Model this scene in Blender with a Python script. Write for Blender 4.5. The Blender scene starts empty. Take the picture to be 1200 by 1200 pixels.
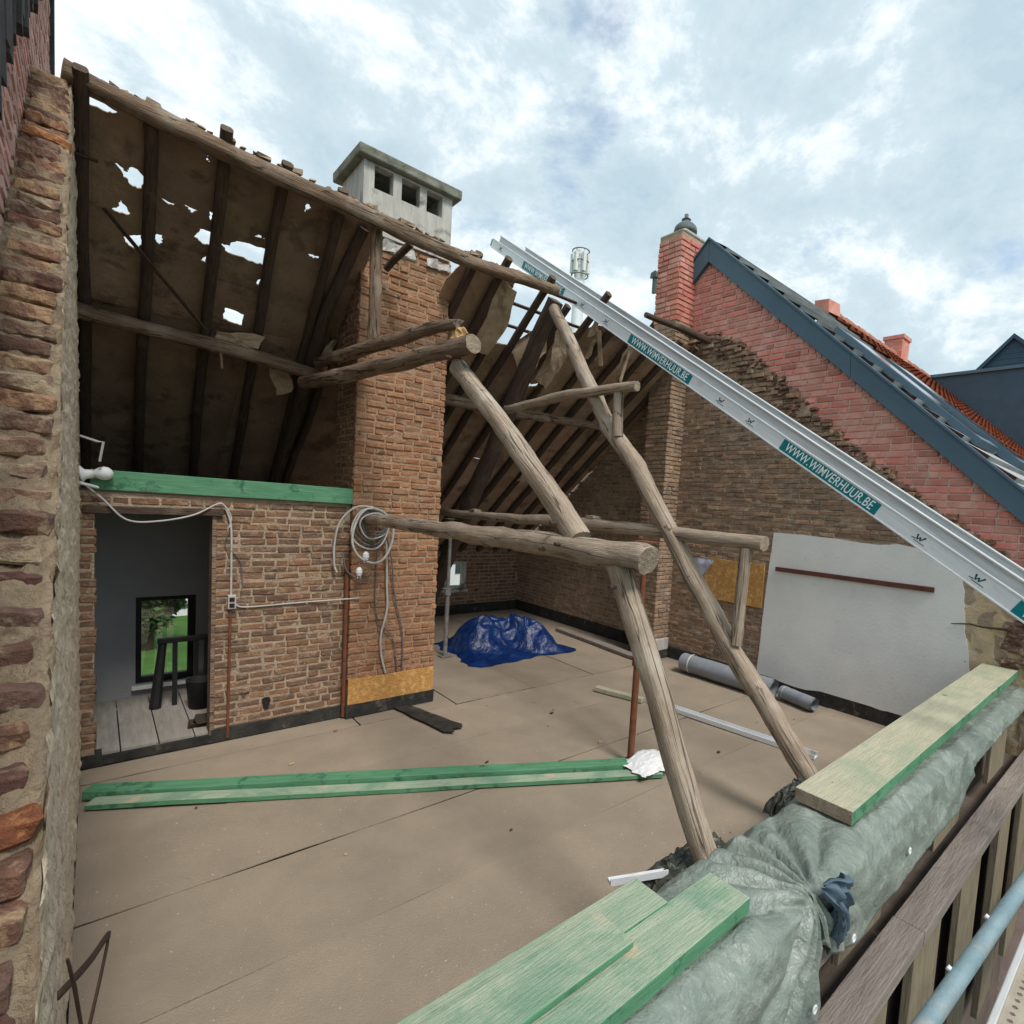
import bpy, bmesh, math, random
from mathutils import Vector, Matrix, noise, geometry
R = math.radians
rnd = random.Random(7)
sc = bpy.context.scene
COL = sc.collection

# ------------------------------------------------------------------ camera
cd = bpy.data.cameras.new('camera'); cam = bpy.data.objects.new('camera', cd); COL.objects.link(cam)
cd.sensor_width = 36; cd.lens = 19.072; cd.shift_x = -0.0833; cd.shift_y = 0.0333
cd.clip_start = 0.05; cd.clip_end = 3000
CAM = Vector((0, 0, 2.2))
right = Vector((0.73297674, -0.6771601, 0.06480199)); up = Vector((0, 0.09526151, 0.99545228)); fwd = Vector((0.6802537, 0.72964337, -0.06982447))
cam.matrix_world = Matrix(((right.x, up.x, -fwd.x, CAM.x), (right.y, up.y, -fwd.y, CAM.y), (right.z, up.z, -fwd.z, CAM.z), (0, 0, 0, 1)))
sc.camera = cam

# ------------------------------------------------------------------ world and sun
SKX = 11.9
SUN_EL, SUN_AZ = 54, 185          # azimuth: compass-like, clockwise from +Y
w = bpy.data.worlds.new('World'); sc.world = w; w.use_nodes = True
nt = w.node_tree; nt.nodes.clear()
def N(t, **k):
    n = nt.nodes.new(t)
    for a, b in k.items(): setattr(n, a, b)
    return n
out = N('ShaderNodeOutputWorld'); mix = N('ShaderNodeMixShader'); bg1 = N('ShaderNodeBackground'); bg2 = N('ShaderNodeBackground')
sky = N('ShaderNodeTexSky', sky_type='NISHITA'); sky.sun_disc = False; sky.sun_elevation = R(SUN_EL); sky.sun_rotation = R(SUN_AZ)
bg1.inputs['Strength'].default_value = 0.15
tc = N('ShaderNodeTexCoord'); mp = N('ShaderNodeMapping'); mp.inputs['Scale'].default_value = (1, 1, 1.6); mp.inputs['Location'].default_value = (SKX, 0, 0)
n1 = N('ShaderNodeTexNoise'); n1.inputs['Scale'].default_value = 3.1; n1.inputs['Detail'].default_value = 11; n1.inputs['Roughness'].default_value = 0.6; n1.inputs['Distortion'].default_value = 0.1
n2 = N('ShaderNodeTexNoise'); n2.inputs['Scale'].default_value = 4.2; n2.inputs['Detail'].default_value = 12; n2.inputs['Roughness'].default_value = 0.66; n2.inputs['Distortion'].default_value = 0.15
r1 = N('ShaderNodeValToRGB'); r1.color_ramp.elements[0].position = 0.27; r1.color_ramp.elements[0].color = (0, 0, 0, 1); r1.color_ramp.elements[1].position = 0.41; r1.color_ramp.elements[1].color = (1, 1, 1, 1)
r2 = N('ShaderNodeValToRGB'); e = r2.color_ramp.elements
e[0].position = 0.36; e[0].color = (0.43, 0.55, 0.62, 1); e[1].position = 0.62; e[1].color = (0.84, 0.885, 0.91, 1)
m = e.new(0.5); m.color = (0.53, 0.64, 0.70, 1)
bg2.inputs['Strength'].default_value = 0.9
L = nt.links.new
L(tc.outputs['Generated'], mp.inputs['Vector']); L(mp.outputs['Vector'], n1.inputs['Vector']); L(mp.outputs['Vector'], n2.inputs['Vector'])
L(n1.outputs['Fac'], r1.inputs['Fac']); L(n2.outputs['Fac'], r2.inputs['Fac'])
L(sky.outputs['Color'], bg1.inputs['Color']); L(r2.outputs['Color'], bg2.inputs['Color'])
L(r1.outputs['Color'], mix.inputs['Fac']); L(bg1.outputs['Background'], mix.inputs[1]); L(bg2.outputs['Background'], mix.inputs[2])
L(mix.outputs['Shader'], out.inputs['Surface'])
sd = bpy.data.lights.new('sun', 'SUN'); sun = bpy.data.objects.new('sun', sd); COL.objects.link(sun)
sd.energy = 2.1; sd.angle = R(16); sd.color = (1.0, 0.95, 0.88)
az = R(SUN_AZ); sdir = Vector((math.sin(az) * math.cos(R(SUN_EL)), math.cos(az) * math.cos(R(SUN_EL)), math.sin(R(SUN_EL))))
sun.rotation_euler = sdir.to_track_quat('Z', 'Y').to_euler(); sun.location = (0, -5, 12)
vs = sc.view_settings; vs.view_transform = 'Standard'; vs.look = 'None'; vs.gamma = 1; vs.exposure = 0.52; vs.use_curve_mapping = False
sc.cycles.max_bounces = 8; sc.cycles.diffuse_bounces = 5

# ------------------------------------------------------------------ materials
def mat(name, c1, c2=None, scale=6, rough=0.85, bump=0.3, bscale=60, grain=None, coord='pos', c3=None, s3=2.0, lo3=0.55, hi3=0.65, metal=0, tint=True, detail=6, dist=0.02, spots=None, spec=0.3, ridge=0, cracks=None):
    """procedural surface: noise mix of c1 and c2, patches of c3, optional stretched grain, bump"""
    m = bpy.data.materials.new(name); m.use_nodes = True; t = m.node_tree; b = t.nodes['Principled BSDF']
    nn = t.nodes.new; l = t.links.new
    b.inputs['Roughness'].default_value = rough; b.inputs['Metallic'].default_value = metal
    b.inputs['Specular IOR Level'].default_value = spec
    if coord == 'pos': src = nn('ShaderNodeNewGeometry').outputs['Position']
    else: src = nn('ShaderNodeTexCoord').outputs['Object']
    if grain:
        mp = nn('ShaderNodeMapping'); mp.inputs['Scale'].default_value = grain; l(src, mp.inputs['Vector']); gsrc = mp.outputs['Vector']
    else: gsrc = src
    def tex(s, v, d=detail, ro=0.6, di=0):
        n = nn('ShaderNodeTexNoise'); n.inputs['Scale'].default_value = s; n.inputs['Detail'].default_value = d; n.inputs['Roughness'].default_value = ro; n.inputs['Distortion'].default_value = di
        l(v, n.inputs['Vector']); return n.outputs['Fac']
    def mx(f, a, bb, mode='MIX'):
        x = nn('ShaderNodeMix'); x.data_type = 'RGBA'; x.blend_type = mode
        if isinstance(f, (int, float)): x.inputs['Factor'].default_value = f
        else: l(f, x.inputs['Factor'])
        for i, q in ((6, a), (7, bb)):
            if isinstance(q, tuple): x.inputs[i].default_value = (*q, 1)
            else: l(q, x.inputs[i])
        return x.outputs[2]
    def ramp(v, lo, hi):
        x = nn('ShaderNodeMapRange'); x.inputs['From Min'].default_value = lo; x.inputs['From Max'].default_value = hi; x.interpolation_type = 'SMOOTHSTEP'
        l(v, x.inputs['Value']); return x.outputs['Result']
    c = mx(ramp(tex(scale, gsrc), 0.32, 0.68), c1, c2 or c1)
    if c3: c = mx(ramp(tex(s3, src, 8, 0.65, 0.3), lo3, hi3), c, c3)
    if spots:
        sp_c, sp_s, sp_lo, sp_hi = spots
        c = mx(ramp(tex(sp_s, src, 3, 0.5), sp_lo, sp_hi), c, sp_c)
    if tint:
        a = nn('ShaderNodeAttribute'); a.attribute_name = 'tint'
        c = mx(1.0, c, a.outputs['Color'], 'MULTIPLY')
    l(c, b.inputs['Base Color'])
    def ridged(v, sc_, d=4):
        x = nn('ShaderNodeMath'); x.operation = 'SUBTRACT'; l(tex(sc_, v, d, 0.5, 0.4), x.inputs[0]); x.inputs[1].default_value = 0.5
        y = nn('ShaderNodeMath'); y.operation = 'ABSOLUTE'; l(x.outputs[0], y.inputs[0]); return y.outputs[0]
    if cracks:
        mp2 = nn('ShaderNodeMapping'); mp2.inputs['Scale'].default_value = cracks; l(src, mp2.inputs['Vector'])
        cr = ramp(ridged(mp2.outputs['Vector'], 1.0, 3), 0.0, 0.02)
        c = mx(cr, tuple(q * 0.35 for q in c2), c)
        l(c, b.inputs['Base Color'])
    if bump and ridge:
        h1 = ridged(src, bscale, 5); h2 = ridged(src, bscale * 2.7, 5)
        a_ = nn('ShaderNodeMath'); a_.operation = 'MULTIPLY_ADD'; l(h2, a_.inputs[0]); a_.inputs[1].default_value = 0.45; l(h1, a_.inputs[2])
        bp = nn('ShaderNodeBump'); bp.inputs['Strength'].default_value = bump; bp.inputs['Distance'].default_value = ridge
        l(a_.outputs[0], bp.inputs['Height']); l(bp.outputs['Normal'], b.inputs['Normal'])
    elif bump:
        bp = nn('ShaderNodeBump'); bp.inputs['Strength'].default_value = bump; bp.inputs['Distance'].default_value = dist
        l(tex(bscale, gsrc, 8, 0.65), bp.inputs['Height']); l(bp.outputs['Normal'], b.inputs['Normal'])
    return m
MT = {}
MT['brick'] = mat('old brown brick', (0.25, 0.152, 0.10), (0.175, 0.108, 0.076), 14, 0.95, 0.9, 50, c3=(0.38, 0.29, 0.205), s3=9, lo3=0.50, hi3=0.68, spots=((0.12, 0.078, 0.058), 9, 0.62, 0.72))
MT['brick_or'] = mat('orange brown brick', (0.385, 0.198, 0.112), (0.285, 0.148, 0.087), 12, 0.95, 0.9, 50, c3=(0.42, 0.285, 0.185), s3=9, lo3=0.48, hi3=0.68, spots=((0.16, 0.095, 0.065), 9, 0.62, 0.72))
MT['brick_grey'] = mat('dusty brown brick', (0.39, 0.272, 0.192), (0.275, 0.192, 0.137), 14, 0.95, 0.9, 50, c3=(0.50, 0.395, 0.295), s3=7, lo3=0.52, hi3=0.68, spots=((0.18, 0.126, 0.094), 9, 0.62, 0.72))
MT['brick_red'] = mat('red gable brick', (0.66, 0.27, 0.21), (0.56, 0.21, 0.165), 9, 0.9, 0.4, 60, c3=(0.66, 0.37, 0.30), s3=2.6, lo3=0.46, hi3=0.68)
MT['brick_pink'] = mat('weathered pink brick', (0.66, 0.42, 0.36), (0.56, 0.33, 0.285), 9, 0.92, 0.4, 60, c3=(0.30, 0.23, 0.205), s3=2.2, lo3=0.60, hi3=0.75)
MT['brick_rake'] = mat('broken brick', (0.27, 0.155, 0.115), (0.17, 0.105, 0.085), 16, 0.97, 1.0, 45, c3=(0.47, 0.36, 0.245), s3=11, lo3=0.50, hi3=0.62, dist=0.03)
MT['brick_sandy'] = mat('mortar crusted brick', (0.40, 0.26, 0.195), (0.27, 0.175, 0.135), 16, 0.97, 1.0, 45, c3=(0.62, 0.48, 0.325), s3=11, lo3=0.42, hi3=0.58, dist=0.03)
MT['mortar'] = mat('lime mortar', (0.47, 0.36, 0.26), (0.35, 0.265, 0.19), 9, 0.97, 1.0, 45)
MT['mortar_warm'] = mat('warm lime mortar', (0.44, 0.29, 0.185), (0.34, 0.215, 0.135), 9, 0.97, 1.0, 45)
MT['mortar_red'] = mat('pale pink mortar', (0.70, 0.52, 0.45), (0.62, 0.42, 0.36), 8, 0.97, 0.6, 60)
MT['mortar_rake'] = mat('crumbling lime mortar', (0.60, 0.46, 0.31), (0.42, 0.32, 0.22), 14, 0.98, 1.0, 34, c3=(0.30, 0.20, 0.135), s3=10, lo3=0.56, hi3=0.66, dist=0.06)
MT['render'] = mat('rough lime render', (0.84, 0.68, 0.51), (0.66, 0.53, 0.395), 18, 0.97, 0.8, 60, grain=(1.0, 1.0, 0.45), c3=(0.42, 0.325, 0.24), s3=24, lo3=0.53, hi3=0.65, dist=0.03)
MT['plaster'] = mat('grey white plaster', (0.83, 0.825, 0.80), (0.755, 0.755, 0.74), 2.2, 0.9, 0.16, 30, c3=(0.68, 0.60, 0.48), s3=1.4, lo3=0.58, hi3=0.80, spots=((0.2, 0.18, 0.165), 26, 0.72, 0.76))
MT['loam'] = mat('ochre loam render', (0.62, 0.46, 0.27), (0.54, 0.43, 0.30), 7, 0.96, 0.8, 24, c3=(0.64, 0.60, 0.51), s3=3, lo3=0.48, hi3=0.64)
MT['concrete'] = mat('weathered concrete', (0.56, 0.54, 0.50), (0.42, 0.40, 0.37), 5, 0.93, 0.5, 40, grain=(3, 3, 0.5), c3=(0.15, 0.14, 0.13), s3=4.5, lo3=0.53, hi3=0.72)
MT['capstone'] = mat('lichened concrete slab', (0.27, 0.27, 0.23), (0.17, 0.175, 0.14), 9, 0.95, 0.6, 40, c3=(0.10, 0.10, 0.08), s3=9, lo3=0.55, hi3=0.7)
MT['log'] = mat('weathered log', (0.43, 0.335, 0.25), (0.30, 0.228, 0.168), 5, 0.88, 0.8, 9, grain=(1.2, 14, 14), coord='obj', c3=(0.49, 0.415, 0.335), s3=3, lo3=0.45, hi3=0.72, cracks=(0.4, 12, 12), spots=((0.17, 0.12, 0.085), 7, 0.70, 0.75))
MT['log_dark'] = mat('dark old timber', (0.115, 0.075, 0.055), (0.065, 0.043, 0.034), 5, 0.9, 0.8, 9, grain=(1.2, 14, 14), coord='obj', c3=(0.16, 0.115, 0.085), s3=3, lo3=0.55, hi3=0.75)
MT['log_mid'] = mat('brown old timber', (0.30, 0.205, 0.14), (0.17, 0.115, 0.08), 5, 0.9, 0.9, 9, grain=(1.2, 14, 14), coord='obj', c3=(0.38, 0.30, 0.23), s3=3, lo3=0.5, hi3=0.72, cracks=(0.6, 12, 12))
MT['wood_break'] = mat('fresh broken wood', (0.62, 0.42, 0.20), (0.46, 0.28, 0.12), 18, 0.85, 0.8, 25)
MT['sheath'] = mat('brown fibre sheathing', (0.37, 0.25, 0.175), (0.26, 0.17, 0.12), 3.0, 0.9, 0.8, 22, c3=(0.17, 0.11, 0.078), s3=3.5, lo3=0.50, hi3=0.66, dist=0.03)
MT['sheath_pale'] = mat('torn pale fibre board', (0.52, 0.40, 0.29), (0.40, 0.29, 0.20), 6.0, 0.9, 0.8, 30, c3=(0.28, 0.20, 0.14), s3=5, lo3=0.5, hi3=0.66)
MT['felt'] = mat('dusty roofing felt', (0.355, 0.285, 0.218), (0.30, 0.242, 0.186), 2.0, 0.93, 0.6, 120, c3=(0.265, 0.214, 0.168), s3=1.1, lo3=0.50, hi3=0.80, spots=((0.52, 0.46, 0.385), 50, 0.68, 0.74), detail=10)
MT['bitumen'] = mat('black bitumen', (0.02, 0.019, 0.018), (0.045, 0.041, 0.037), 8, 0.8, 0.5, 40, c3=(0.14, 0.115, 0.09), s3=7, lo3=0.56, hi3=0.72)
MT['green'] = mat('green stained timber', (0.075, 0.215, 0.115), (0.115, 0.285, 0.165), 4, 0.8, 0.3, 12, grain=(1, 10, 10), coord='obj', c3=(0.045, 0.14, 0.08), s3=9, lo3=0.54, hi3=0.66, spots=((0.35, 0.42, 0.28), 14, 0.72, 0.76))
MT['green_pale'] = mat('pale green timber', (0.39, 0.44, 0.325), (0.29, 0.375, 0.27), 3, 0.82, 0.6, 12, grain=(1, 10, 10), coord='obj', c3=(0.20, 0.32, 0.22), s3=3.2, lo3=0.44, hi3=0.62, spots=((0.50, 0.43, 0.30), 6, 0.64, 0.72))
MT['pale'] = mat('bare sawn timber', (0.49, 0.455, 0.325), (0.405, 0.385, 0.28), 3, 0.85, 0.5, 12, grain=(1, 10, 10), coord='obj', c3=(0.34, 0.37, 0.26), s3=3.5, lo3=0.46, hi3=0.68, spots=((0.2, 0.16, 0.11), 9, 0.70, 0.76))
MT['endgrain'] = mat('end grain', (0.37, 0.30, 0.22), (0.26, 0.20, 0.15), 22, 0.9, 0.8, 50)
MT['endgrain_d'] = mat('dark end grain', (0.13, 0.09, 0.065), (0.08, 0.055, 0.04), 20, 0.9, 0.4, 60)
MT['osb'] = mat('strand board', (0.56, 0.30, 0.095), (0.42, 0.20, 0.06), 26, 0.85, 0.4, 40, grain=(1, 1, 2.4), c3=(0.62, 0.38, 0.15), s3=18, lo3=0.5, hi3=0.6)
MT['tarp'] = mat('grey green tarpaulin', (0.22, 0.255, 0.22), (0.155, 0.19, 0.165), 6, 0.40, 1.0, 11, c3=(0.285, 0.315, 0.285), s3=5, lo3=0.5, hi3=0.66, spec=0.5, ridge=0.022)
MT['tarp_knot'] = mat('slate blue tarpaulin', (0.10, 0.15, 0.20), (0.07, 0.11, 0.15), 8, 0.5, 0.3, 30)
MT['plastic'] = mat('dark plastic sheet', (0.03, 0.034, 0.025), (0.06, 0.062, 0.05), 7, 0.4, 0.8, 5, spec=0.5, ridge=0.04)
MT['bluetarp'] = mat('blue plastic sheet', (0.003, 0.028, 0.14), (0.002, 0.016, 0.085), 5, 0.38, 0.8, 4, spec=0.5, ridge=0.05)
MT['white'] = mat('white plastic', (0.76, 0.76, 0.76), (0.68, 0.69, 0.70), 8, 0.55, 0.1, 30)
MT['cable'] = mat('grey white cable', (0.50, 0.48, 0.45), (0.40, 0.38, 0.36), 10, 0.6, 0, 1)
MT['cable_dk'] = mat('dark grey cable', (0.10, 0.095, 0.10), (0.16, 0.15, 0.15), 10, 0.6, 0, 1)
MT['black'] = mat('black paint', (0.012, 0.012, 0.013), (0.02, 0.02, 0.02), 8, 0.6, 0.1, 30)
MT['rust'] = mat('rusty steel', (0.20, 0.075, 0.035), (0.13, 0.05, 0.028), 15, 0.85, 0.4, 60)
MT['steel'] = mat('grey steel', (0.25, 0.24, 0.23), (0.16, 0.14, 0.13), 15, 0.6, 0.2, 60)
MT['alu'] = mat('aluminium', (0.80, 0.82, 0.84), (0.70, 0.725, 0.75), 7, 0.45, 0.08, 60, metal=0.15, coord='obj', grain=(0.4, 6, 6), c3=(0.55, 0.56, 0.57), s3=5, lo3=0.6, hi3=0.75)
MT['alu_dk'] = mat('dull aluminium', (0.60, 0.61, 0.62), (0.48, 0.49, 0.50), 7, 0.5, 0.08, 60, metal=0.2, coord='obj', grain=(0.4, 6, 6))
MT['teal'] = mat('teal sticker', (0.0, 0.19, 0.215), (0.0, 0.165, 0.19), 12, 0.5, 0, 1)
MT['navy'] = mat('dark teal print', (0.01, 0.06, 0.09), None, 12, 0.5, 0, 1)
MT['sticker_w'] = mat('white lettering', (0.82, 0.86, 0.86), None, 12, 0.5, 0, 1)
MT['tube'] = mat('galvanised tube', (0.24, 0.33, 0.365), (0.185, 0.265, 0.295), 9, 0.55, 0.3, 50, metal=0.2, c3=(0.34, 0.345, 0.325), s3=7, lo3=0.52, hi3=0.68)
MT['deck'] = mat('scaffold deck', (0.42, 0.37, 0.30), (0.33, 0.28, 0.22), 6, 0.8, 0.3, 40)
MT['frame_olive'] = mat('old softwood board', (0.26, 0.215, 0.145), (0.19, 0.155, 0.105), 3, 0.9, 0.7, 10, grain=(9, 9, 1), c3=(0.15, 0.12, 0.085), s3=3, lo3=0.5, hi3=0.75)
MT['frame_mauve'] = mat('greyed timber rail', (0.30, 0.255, 0.225), (0.225, 0.187, 0.16), 3, 0.9, 0.7, 10, grain=(1, 8, 8), c3=(0.16, 0.13, 0.11), s3=4, lo3=0.55, hi3=0.75)
MT['verge'] = mat('slate blue verge board', (0.085, 0.14, 0.185), (0.07, 0.12, 0.16), 2, 0.55, 0.06, 30)
MT['slate'] = mat('blue slate cladding', (0.045, 0.085, 0.125), (0.035, 0.07, 0.105), 3, 0.6, 0.1, 30)
MT['tile_grey'] = mat('grey roof tile', (0.36, 0.37, 0.37), (0.25, 0.26, 0.265), 3, 0.7, 0.2, 30)
MT['tile_or'] = mat('orange clay tile', (0.44, 0.19, 0.125), (0.34, 0.14, 0.09), 5, 0.85, 0.3, 30)
MT['tile_dk'] = mat('dark verge tile', (0.035, 0.033, 0.035), (0.07, 0.065, 0.065), 6, 0.85, 0.3, 30)
MT['glass'] = mat('dark roof glass', (0.03, 0.045, 0.06), (0.04, 0.055, 0.07), 2, 0.12, 0, 1, spec=0.6)
MT['roomwall'] = mat('white wall greyed for shade', (0.36, 0.36, 0.37), (0.31, 0.31, 0.32), 2, 0.9, 0.2, 30)  # white wall; the dimness of the room is put into its grey
MT['floorboard'] = mat('grey floor board', (0.34, 0.31, 0.275), (0.26, 0.235, 0.21), 3, 0.85, 0.4, 12, grain=(8, 1, 8), c3=(0.18, 0.16, 0.14), s3=4, lo3=0.55, hi3=0.75)
MT['frame_dark'] = mat('shaded brown board', (0.15, 0.118, 0.095), (0.105, 0.083, 0.068), 4, 0.9, 0.5, 14)
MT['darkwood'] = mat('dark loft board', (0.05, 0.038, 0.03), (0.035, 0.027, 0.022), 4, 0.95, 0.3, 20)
MT['asphalt'] = mat('asphalt', (0.055, 0.055, 0.055), (0.04, 0.04, 0.04), 4, 0.9, 0.3, 80)
MT['lawn'] = mat('lawn', (0.06, 0.14, 0.022), (0.04, 0.10, 0.015), 1.2, 0.95, 0.5, 8)
MT['leaf'] = mat('foliage', (0.045, 0.085, 0.025), (0.03, 0.06, 0.018), 3, 0.8, 0, 1)
MT['bark'] = mat('bark', (0.09, 0.065, 0.045), (0.06, 0.045, 0.03), 8, 0.95, 0.5, 20)
MT['roll'] = mat('grey membrane', (0.27, 0.29, 0.32), (0.21, 0.23, 0.26), 5, 0.5, 0.15, 30)
MT['railbrown'] = mat('red brown painted rail', (0.15, 0.055, 0.04), (0.10, 0.04, 0.032), 8, 0.75, 0.3, 30)
MT['lead'] = mat('grey green lead', (0.13, 0.16, 0.15), (0.08, 0.10, 0.095), 8, 0.6, 0.3, 30)
MT['rag'] = mat('pale lilac cloth', (0.62, 0.63, 0.75), (0.50, 0.52, 0.66), 10, 0.9, 0.3, 40)
MT['strap'] = mat('dark brown strap', (0.035, 0.018, 0.014), (0.06, 0.03, 0.022), 10, 0.6, 0.2, 40)
mg = bpy.data.materials.new('window glass'); mg.use_nodes = True
_t = mg.node_tree; _t.nodes.clear(); _o = _t.nodes.new('ShaderNodeOutputMaterial'); _x = _t.nodes.new('ShaderNodeMixShader'); _a = _t.nodes.new('ShaderNodeBsdfTransparent'); _b = _t.nodes.new('ShaderNodeBsdfGlossy'); _b.inputs['Roughness'].default_value = 0.03
_x.inputs[0].default_value = 0.08; _t.links.new(_a.outputs[0], _x.inputs[1]); _t.links.new(_b.outputs[0], _x.inputs[2]); _t.links.new(_x.outputs[0], _o.inputs['Surface']); MT['pane'] = mg

# ------------------------------------------------------------------ mesh helpers
class MB:
    def __init__(s): s.v = []; s.f = []; s.t = []; s.mi = []
    def add(s, vs, fs, tint=(1, 1, 1), mi=0):
        o = len(s.v); s.v += [tuple(p) for p in vs]
        for f in fs: s.f.append(tuple(o + i for i in f)); s.t.append(tint); s.mi.append(mi)
    def box(s, lo, hi, tint=(1, 1, 1), mi=0, M=None, jit=0):
        x0, y0, z0 = lo; x1, y1, z1 = hi
        vs = [Vector(p) for p in ((x0, y0, z0), (x1, y0, z0), (x1, y1, z0), (x0, y1, z0), (x0, y0, z1), (x1, y0, z1), (x1, y1, z1), (x0, y1, z1))]
        if jit: vs = [p + Vector([rnd.uniform(-jit, jit) for _ in range(3)]) for p in vs]
        if M: vs = [M @ p for p in vs]
        s.add(vs, [(0, 3, 2, 1), (4, 5, 6, 7), (0, 1, 5, 4), (1, 2, 6, 5), (2, 3, 7, 6), (3, 0, 4, 7)], tint, mi)
    def prism(s, poly, axis, a, b, tint=(1, 1, 1), mi=0):
        """poly: list of 2D points in the plane normal to axis ('x': (y,z), 'y': (x,z), 'z': (x,y)); extruded a..b"""
        def P(p, d): return {'x': (d, p[0], p[1]), 'y': (p[0], d, p[1]), 'z': (p[0], p[1], d)}[axis]
        n = len(poly); vs = [P(p, a) for p in poly] + [P(p, b) for p in poly]
        s.add(vs, [tuple(range(n)), tuple(range(2 * n - 1, n - 1, -1))] + [(i, n + i, n + (i + 1) % n, (i + 1) % n) for i in range(n)], tint, mi)
    def tube(s, path, rad, n=10, sq=0, cap=True, jag=0, rough=0, seed=0, tint=(1, 1, 1), capmi=0):
        path = [Vector(p) for p in path]; k = len(path)
        rads = rad if isinstance(rad, (list, tuple)) else [rad] * k
        o = len(s.v); d0 = (path[1] - path[0]).normalized()
        u = d0.orthogonal().normalized() if abs(d0.z) > 0.9 else d0.cross(Vector((0, 0, 1))).normalized()
        for i, p in enumerate(path):
            d = (path[min(i + 1, k - 1)] - path[max(i - 1, 0)]).normalized()
            u = (u - d * u.dot(d)).normalized(); v = d.cross(u)
            for j in range(n):
                a = 2 * math.pi * (j + 0.5) / n; c, sn = math.cos(a), math.sin(a)
                q = 1.0 / max(abs(c), abs(sn)); r = rads[i] * (1 + sq * (min(q, 1.34) - 1))
                if rough: r *= 1 + rough * noise.noise(Vector((i * 0.35 + seed * 7.1, c * 1.4, sn * 1.4 + seed))) + 0.5 * rough * noise.noise(Vector((i * 0.9 + seed, c * 3, sn * 3)))
                pt = p + u * (c * r) + v * (sn * r)
                if jag and i in (0, k - 1): pt += d * rnd.uniform(-jag, jag)
                s.v.append(tuple(pt))
        for i in range(k - 1):
            for j in range(n):
                s.f.append((o + i * n + j, o + i * n + (j + 1) % n, o + (i + 1) * n + (j + 1) % n, o + (i + 1) * n + j)); s.t.append(tint); s.mi.append(0)
        if cap:
            s.f.append(tuple(o + j for j in range(n - 1, -1, -1))); s.f.append(tuple(o + (k - 1) * n + j for j in range(n))); s.t += [tint] * 2; s.mi += [capmi] * 2
    def lathe(s, prof, c=(0, 0, 0), n=16, tint=(1, 1, 1)):
        o = len(s.v)
        for r, z in prof:
            for j in range(n):
                a = 2 * math.pi * j / n; s.v.append((c[0] + r * math.cos(a), c[1] + r * math.sin(a), c[2] + z))
        for i in range(len(prof) - 1):
            for j in range(n):
                s.f.append((o + i * n + j, o + i * n + (j + 1) % n, o + (i + 1) * n + (j + 1) % n, o + (i + 1) * n + j)); s.t.append(tint); s.mi.append(0)
    def mesh(s, name, mats, smooth=False):
        me = bpy.data.meshes.new(name); me.from_pydata(s.v, [], s.f)
        for m in (mats if isinstance(mats, (list, tuple)) else [mats]): me.materials.append(MT[m])
        if any(s.mi): me.polygons.foreach_set('material_index', s.mi)
        ca = me.color_attributes.new('tint', 'FLOAT_COLOR', 'CORNER')
        buf = []
        for p, t in zip(me.polygons, s.t): buf += [t[0], t[1], t[2], 1.0] * p.loop_total
        ca.data.foreach_set('color', buf)
        if smooth:
            me.polygons.foreach_set('use_smooth', [p.loop_total <= 4 for p in me.polygons])
            big = set()
            for p in me.polygons:
                if p.loop_total > 4:
                    big.update(p.edge_keys)
            if big:
                at = me.attributes.new('sharp_edge', 'BOOLEAN', 'EDGE'); at.data.foreach_set('value', [tuple(sorted(e_.vertices)) in big for e_ in me.edges])
        me.update(); return me
    def build(s, name, mats, parent=None, smooth=False, label=None, bevel=0):
        return link(name, s.mesh(name, mats, smooth), parent, label, bevel)
def link(name, me, parent=None, label=None, bevel=0, M=None):
    o = bpy.data.objects.new(name, me); COL.objects.link(o)
    M = M or Matrix.Identity(4)
    if parent is not None:
        o.parent = parent; M = world(parent).inverted() @ M
    o.matrix_basis = M
    if label: o['label'] = label
    if bevel:
        b = o.modifiers.new('bevel', 'BEVEL'); b.width = bevel; b.segments = 2; b.limit_method = 'ANGLE'; b.angle_limit = R(40)
    return o
def world(o): return (world(o.parent) @ o.matrix_basis) if o.parent else o.matrix_basis.copy()
def tag(o, label, cat, group=None):
    o['label'] = label; o['category'] = cat
    if group: o['group'] = group
    return o
def thing(name, label, cat, loc=(0, 0, 0), group=None):
    o = bpy.data.objects.new(name, None); COL.objects.link(o); o.matrix_basis = Matrix.Translation(Vector(loc)); o.empty_display_size = 0.1
    return tag(o, label, cat, group)
def axisM(p0, p1, roll=0):
    p0, p1 = Vector(p0), Vector(p1); x = (p1 - p0).normalized()
    y = Vector((0, 0, 1)).cross(x)
    y = y.normalized() if y.length > 1e-3 else Vector((0, 1, 0)); z = x.cross(y)
    M = Matrix(((x.x, y.x, z.x, p0.x), (x.y, y.y, z.y, p0.y), (x.z, y.z, z.z, p0.z), (0, 0, 0, 1)))
    return M @ Matrix.Rotation(roll, 4, 'X') if roll else M
_sd = [0]
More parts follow.
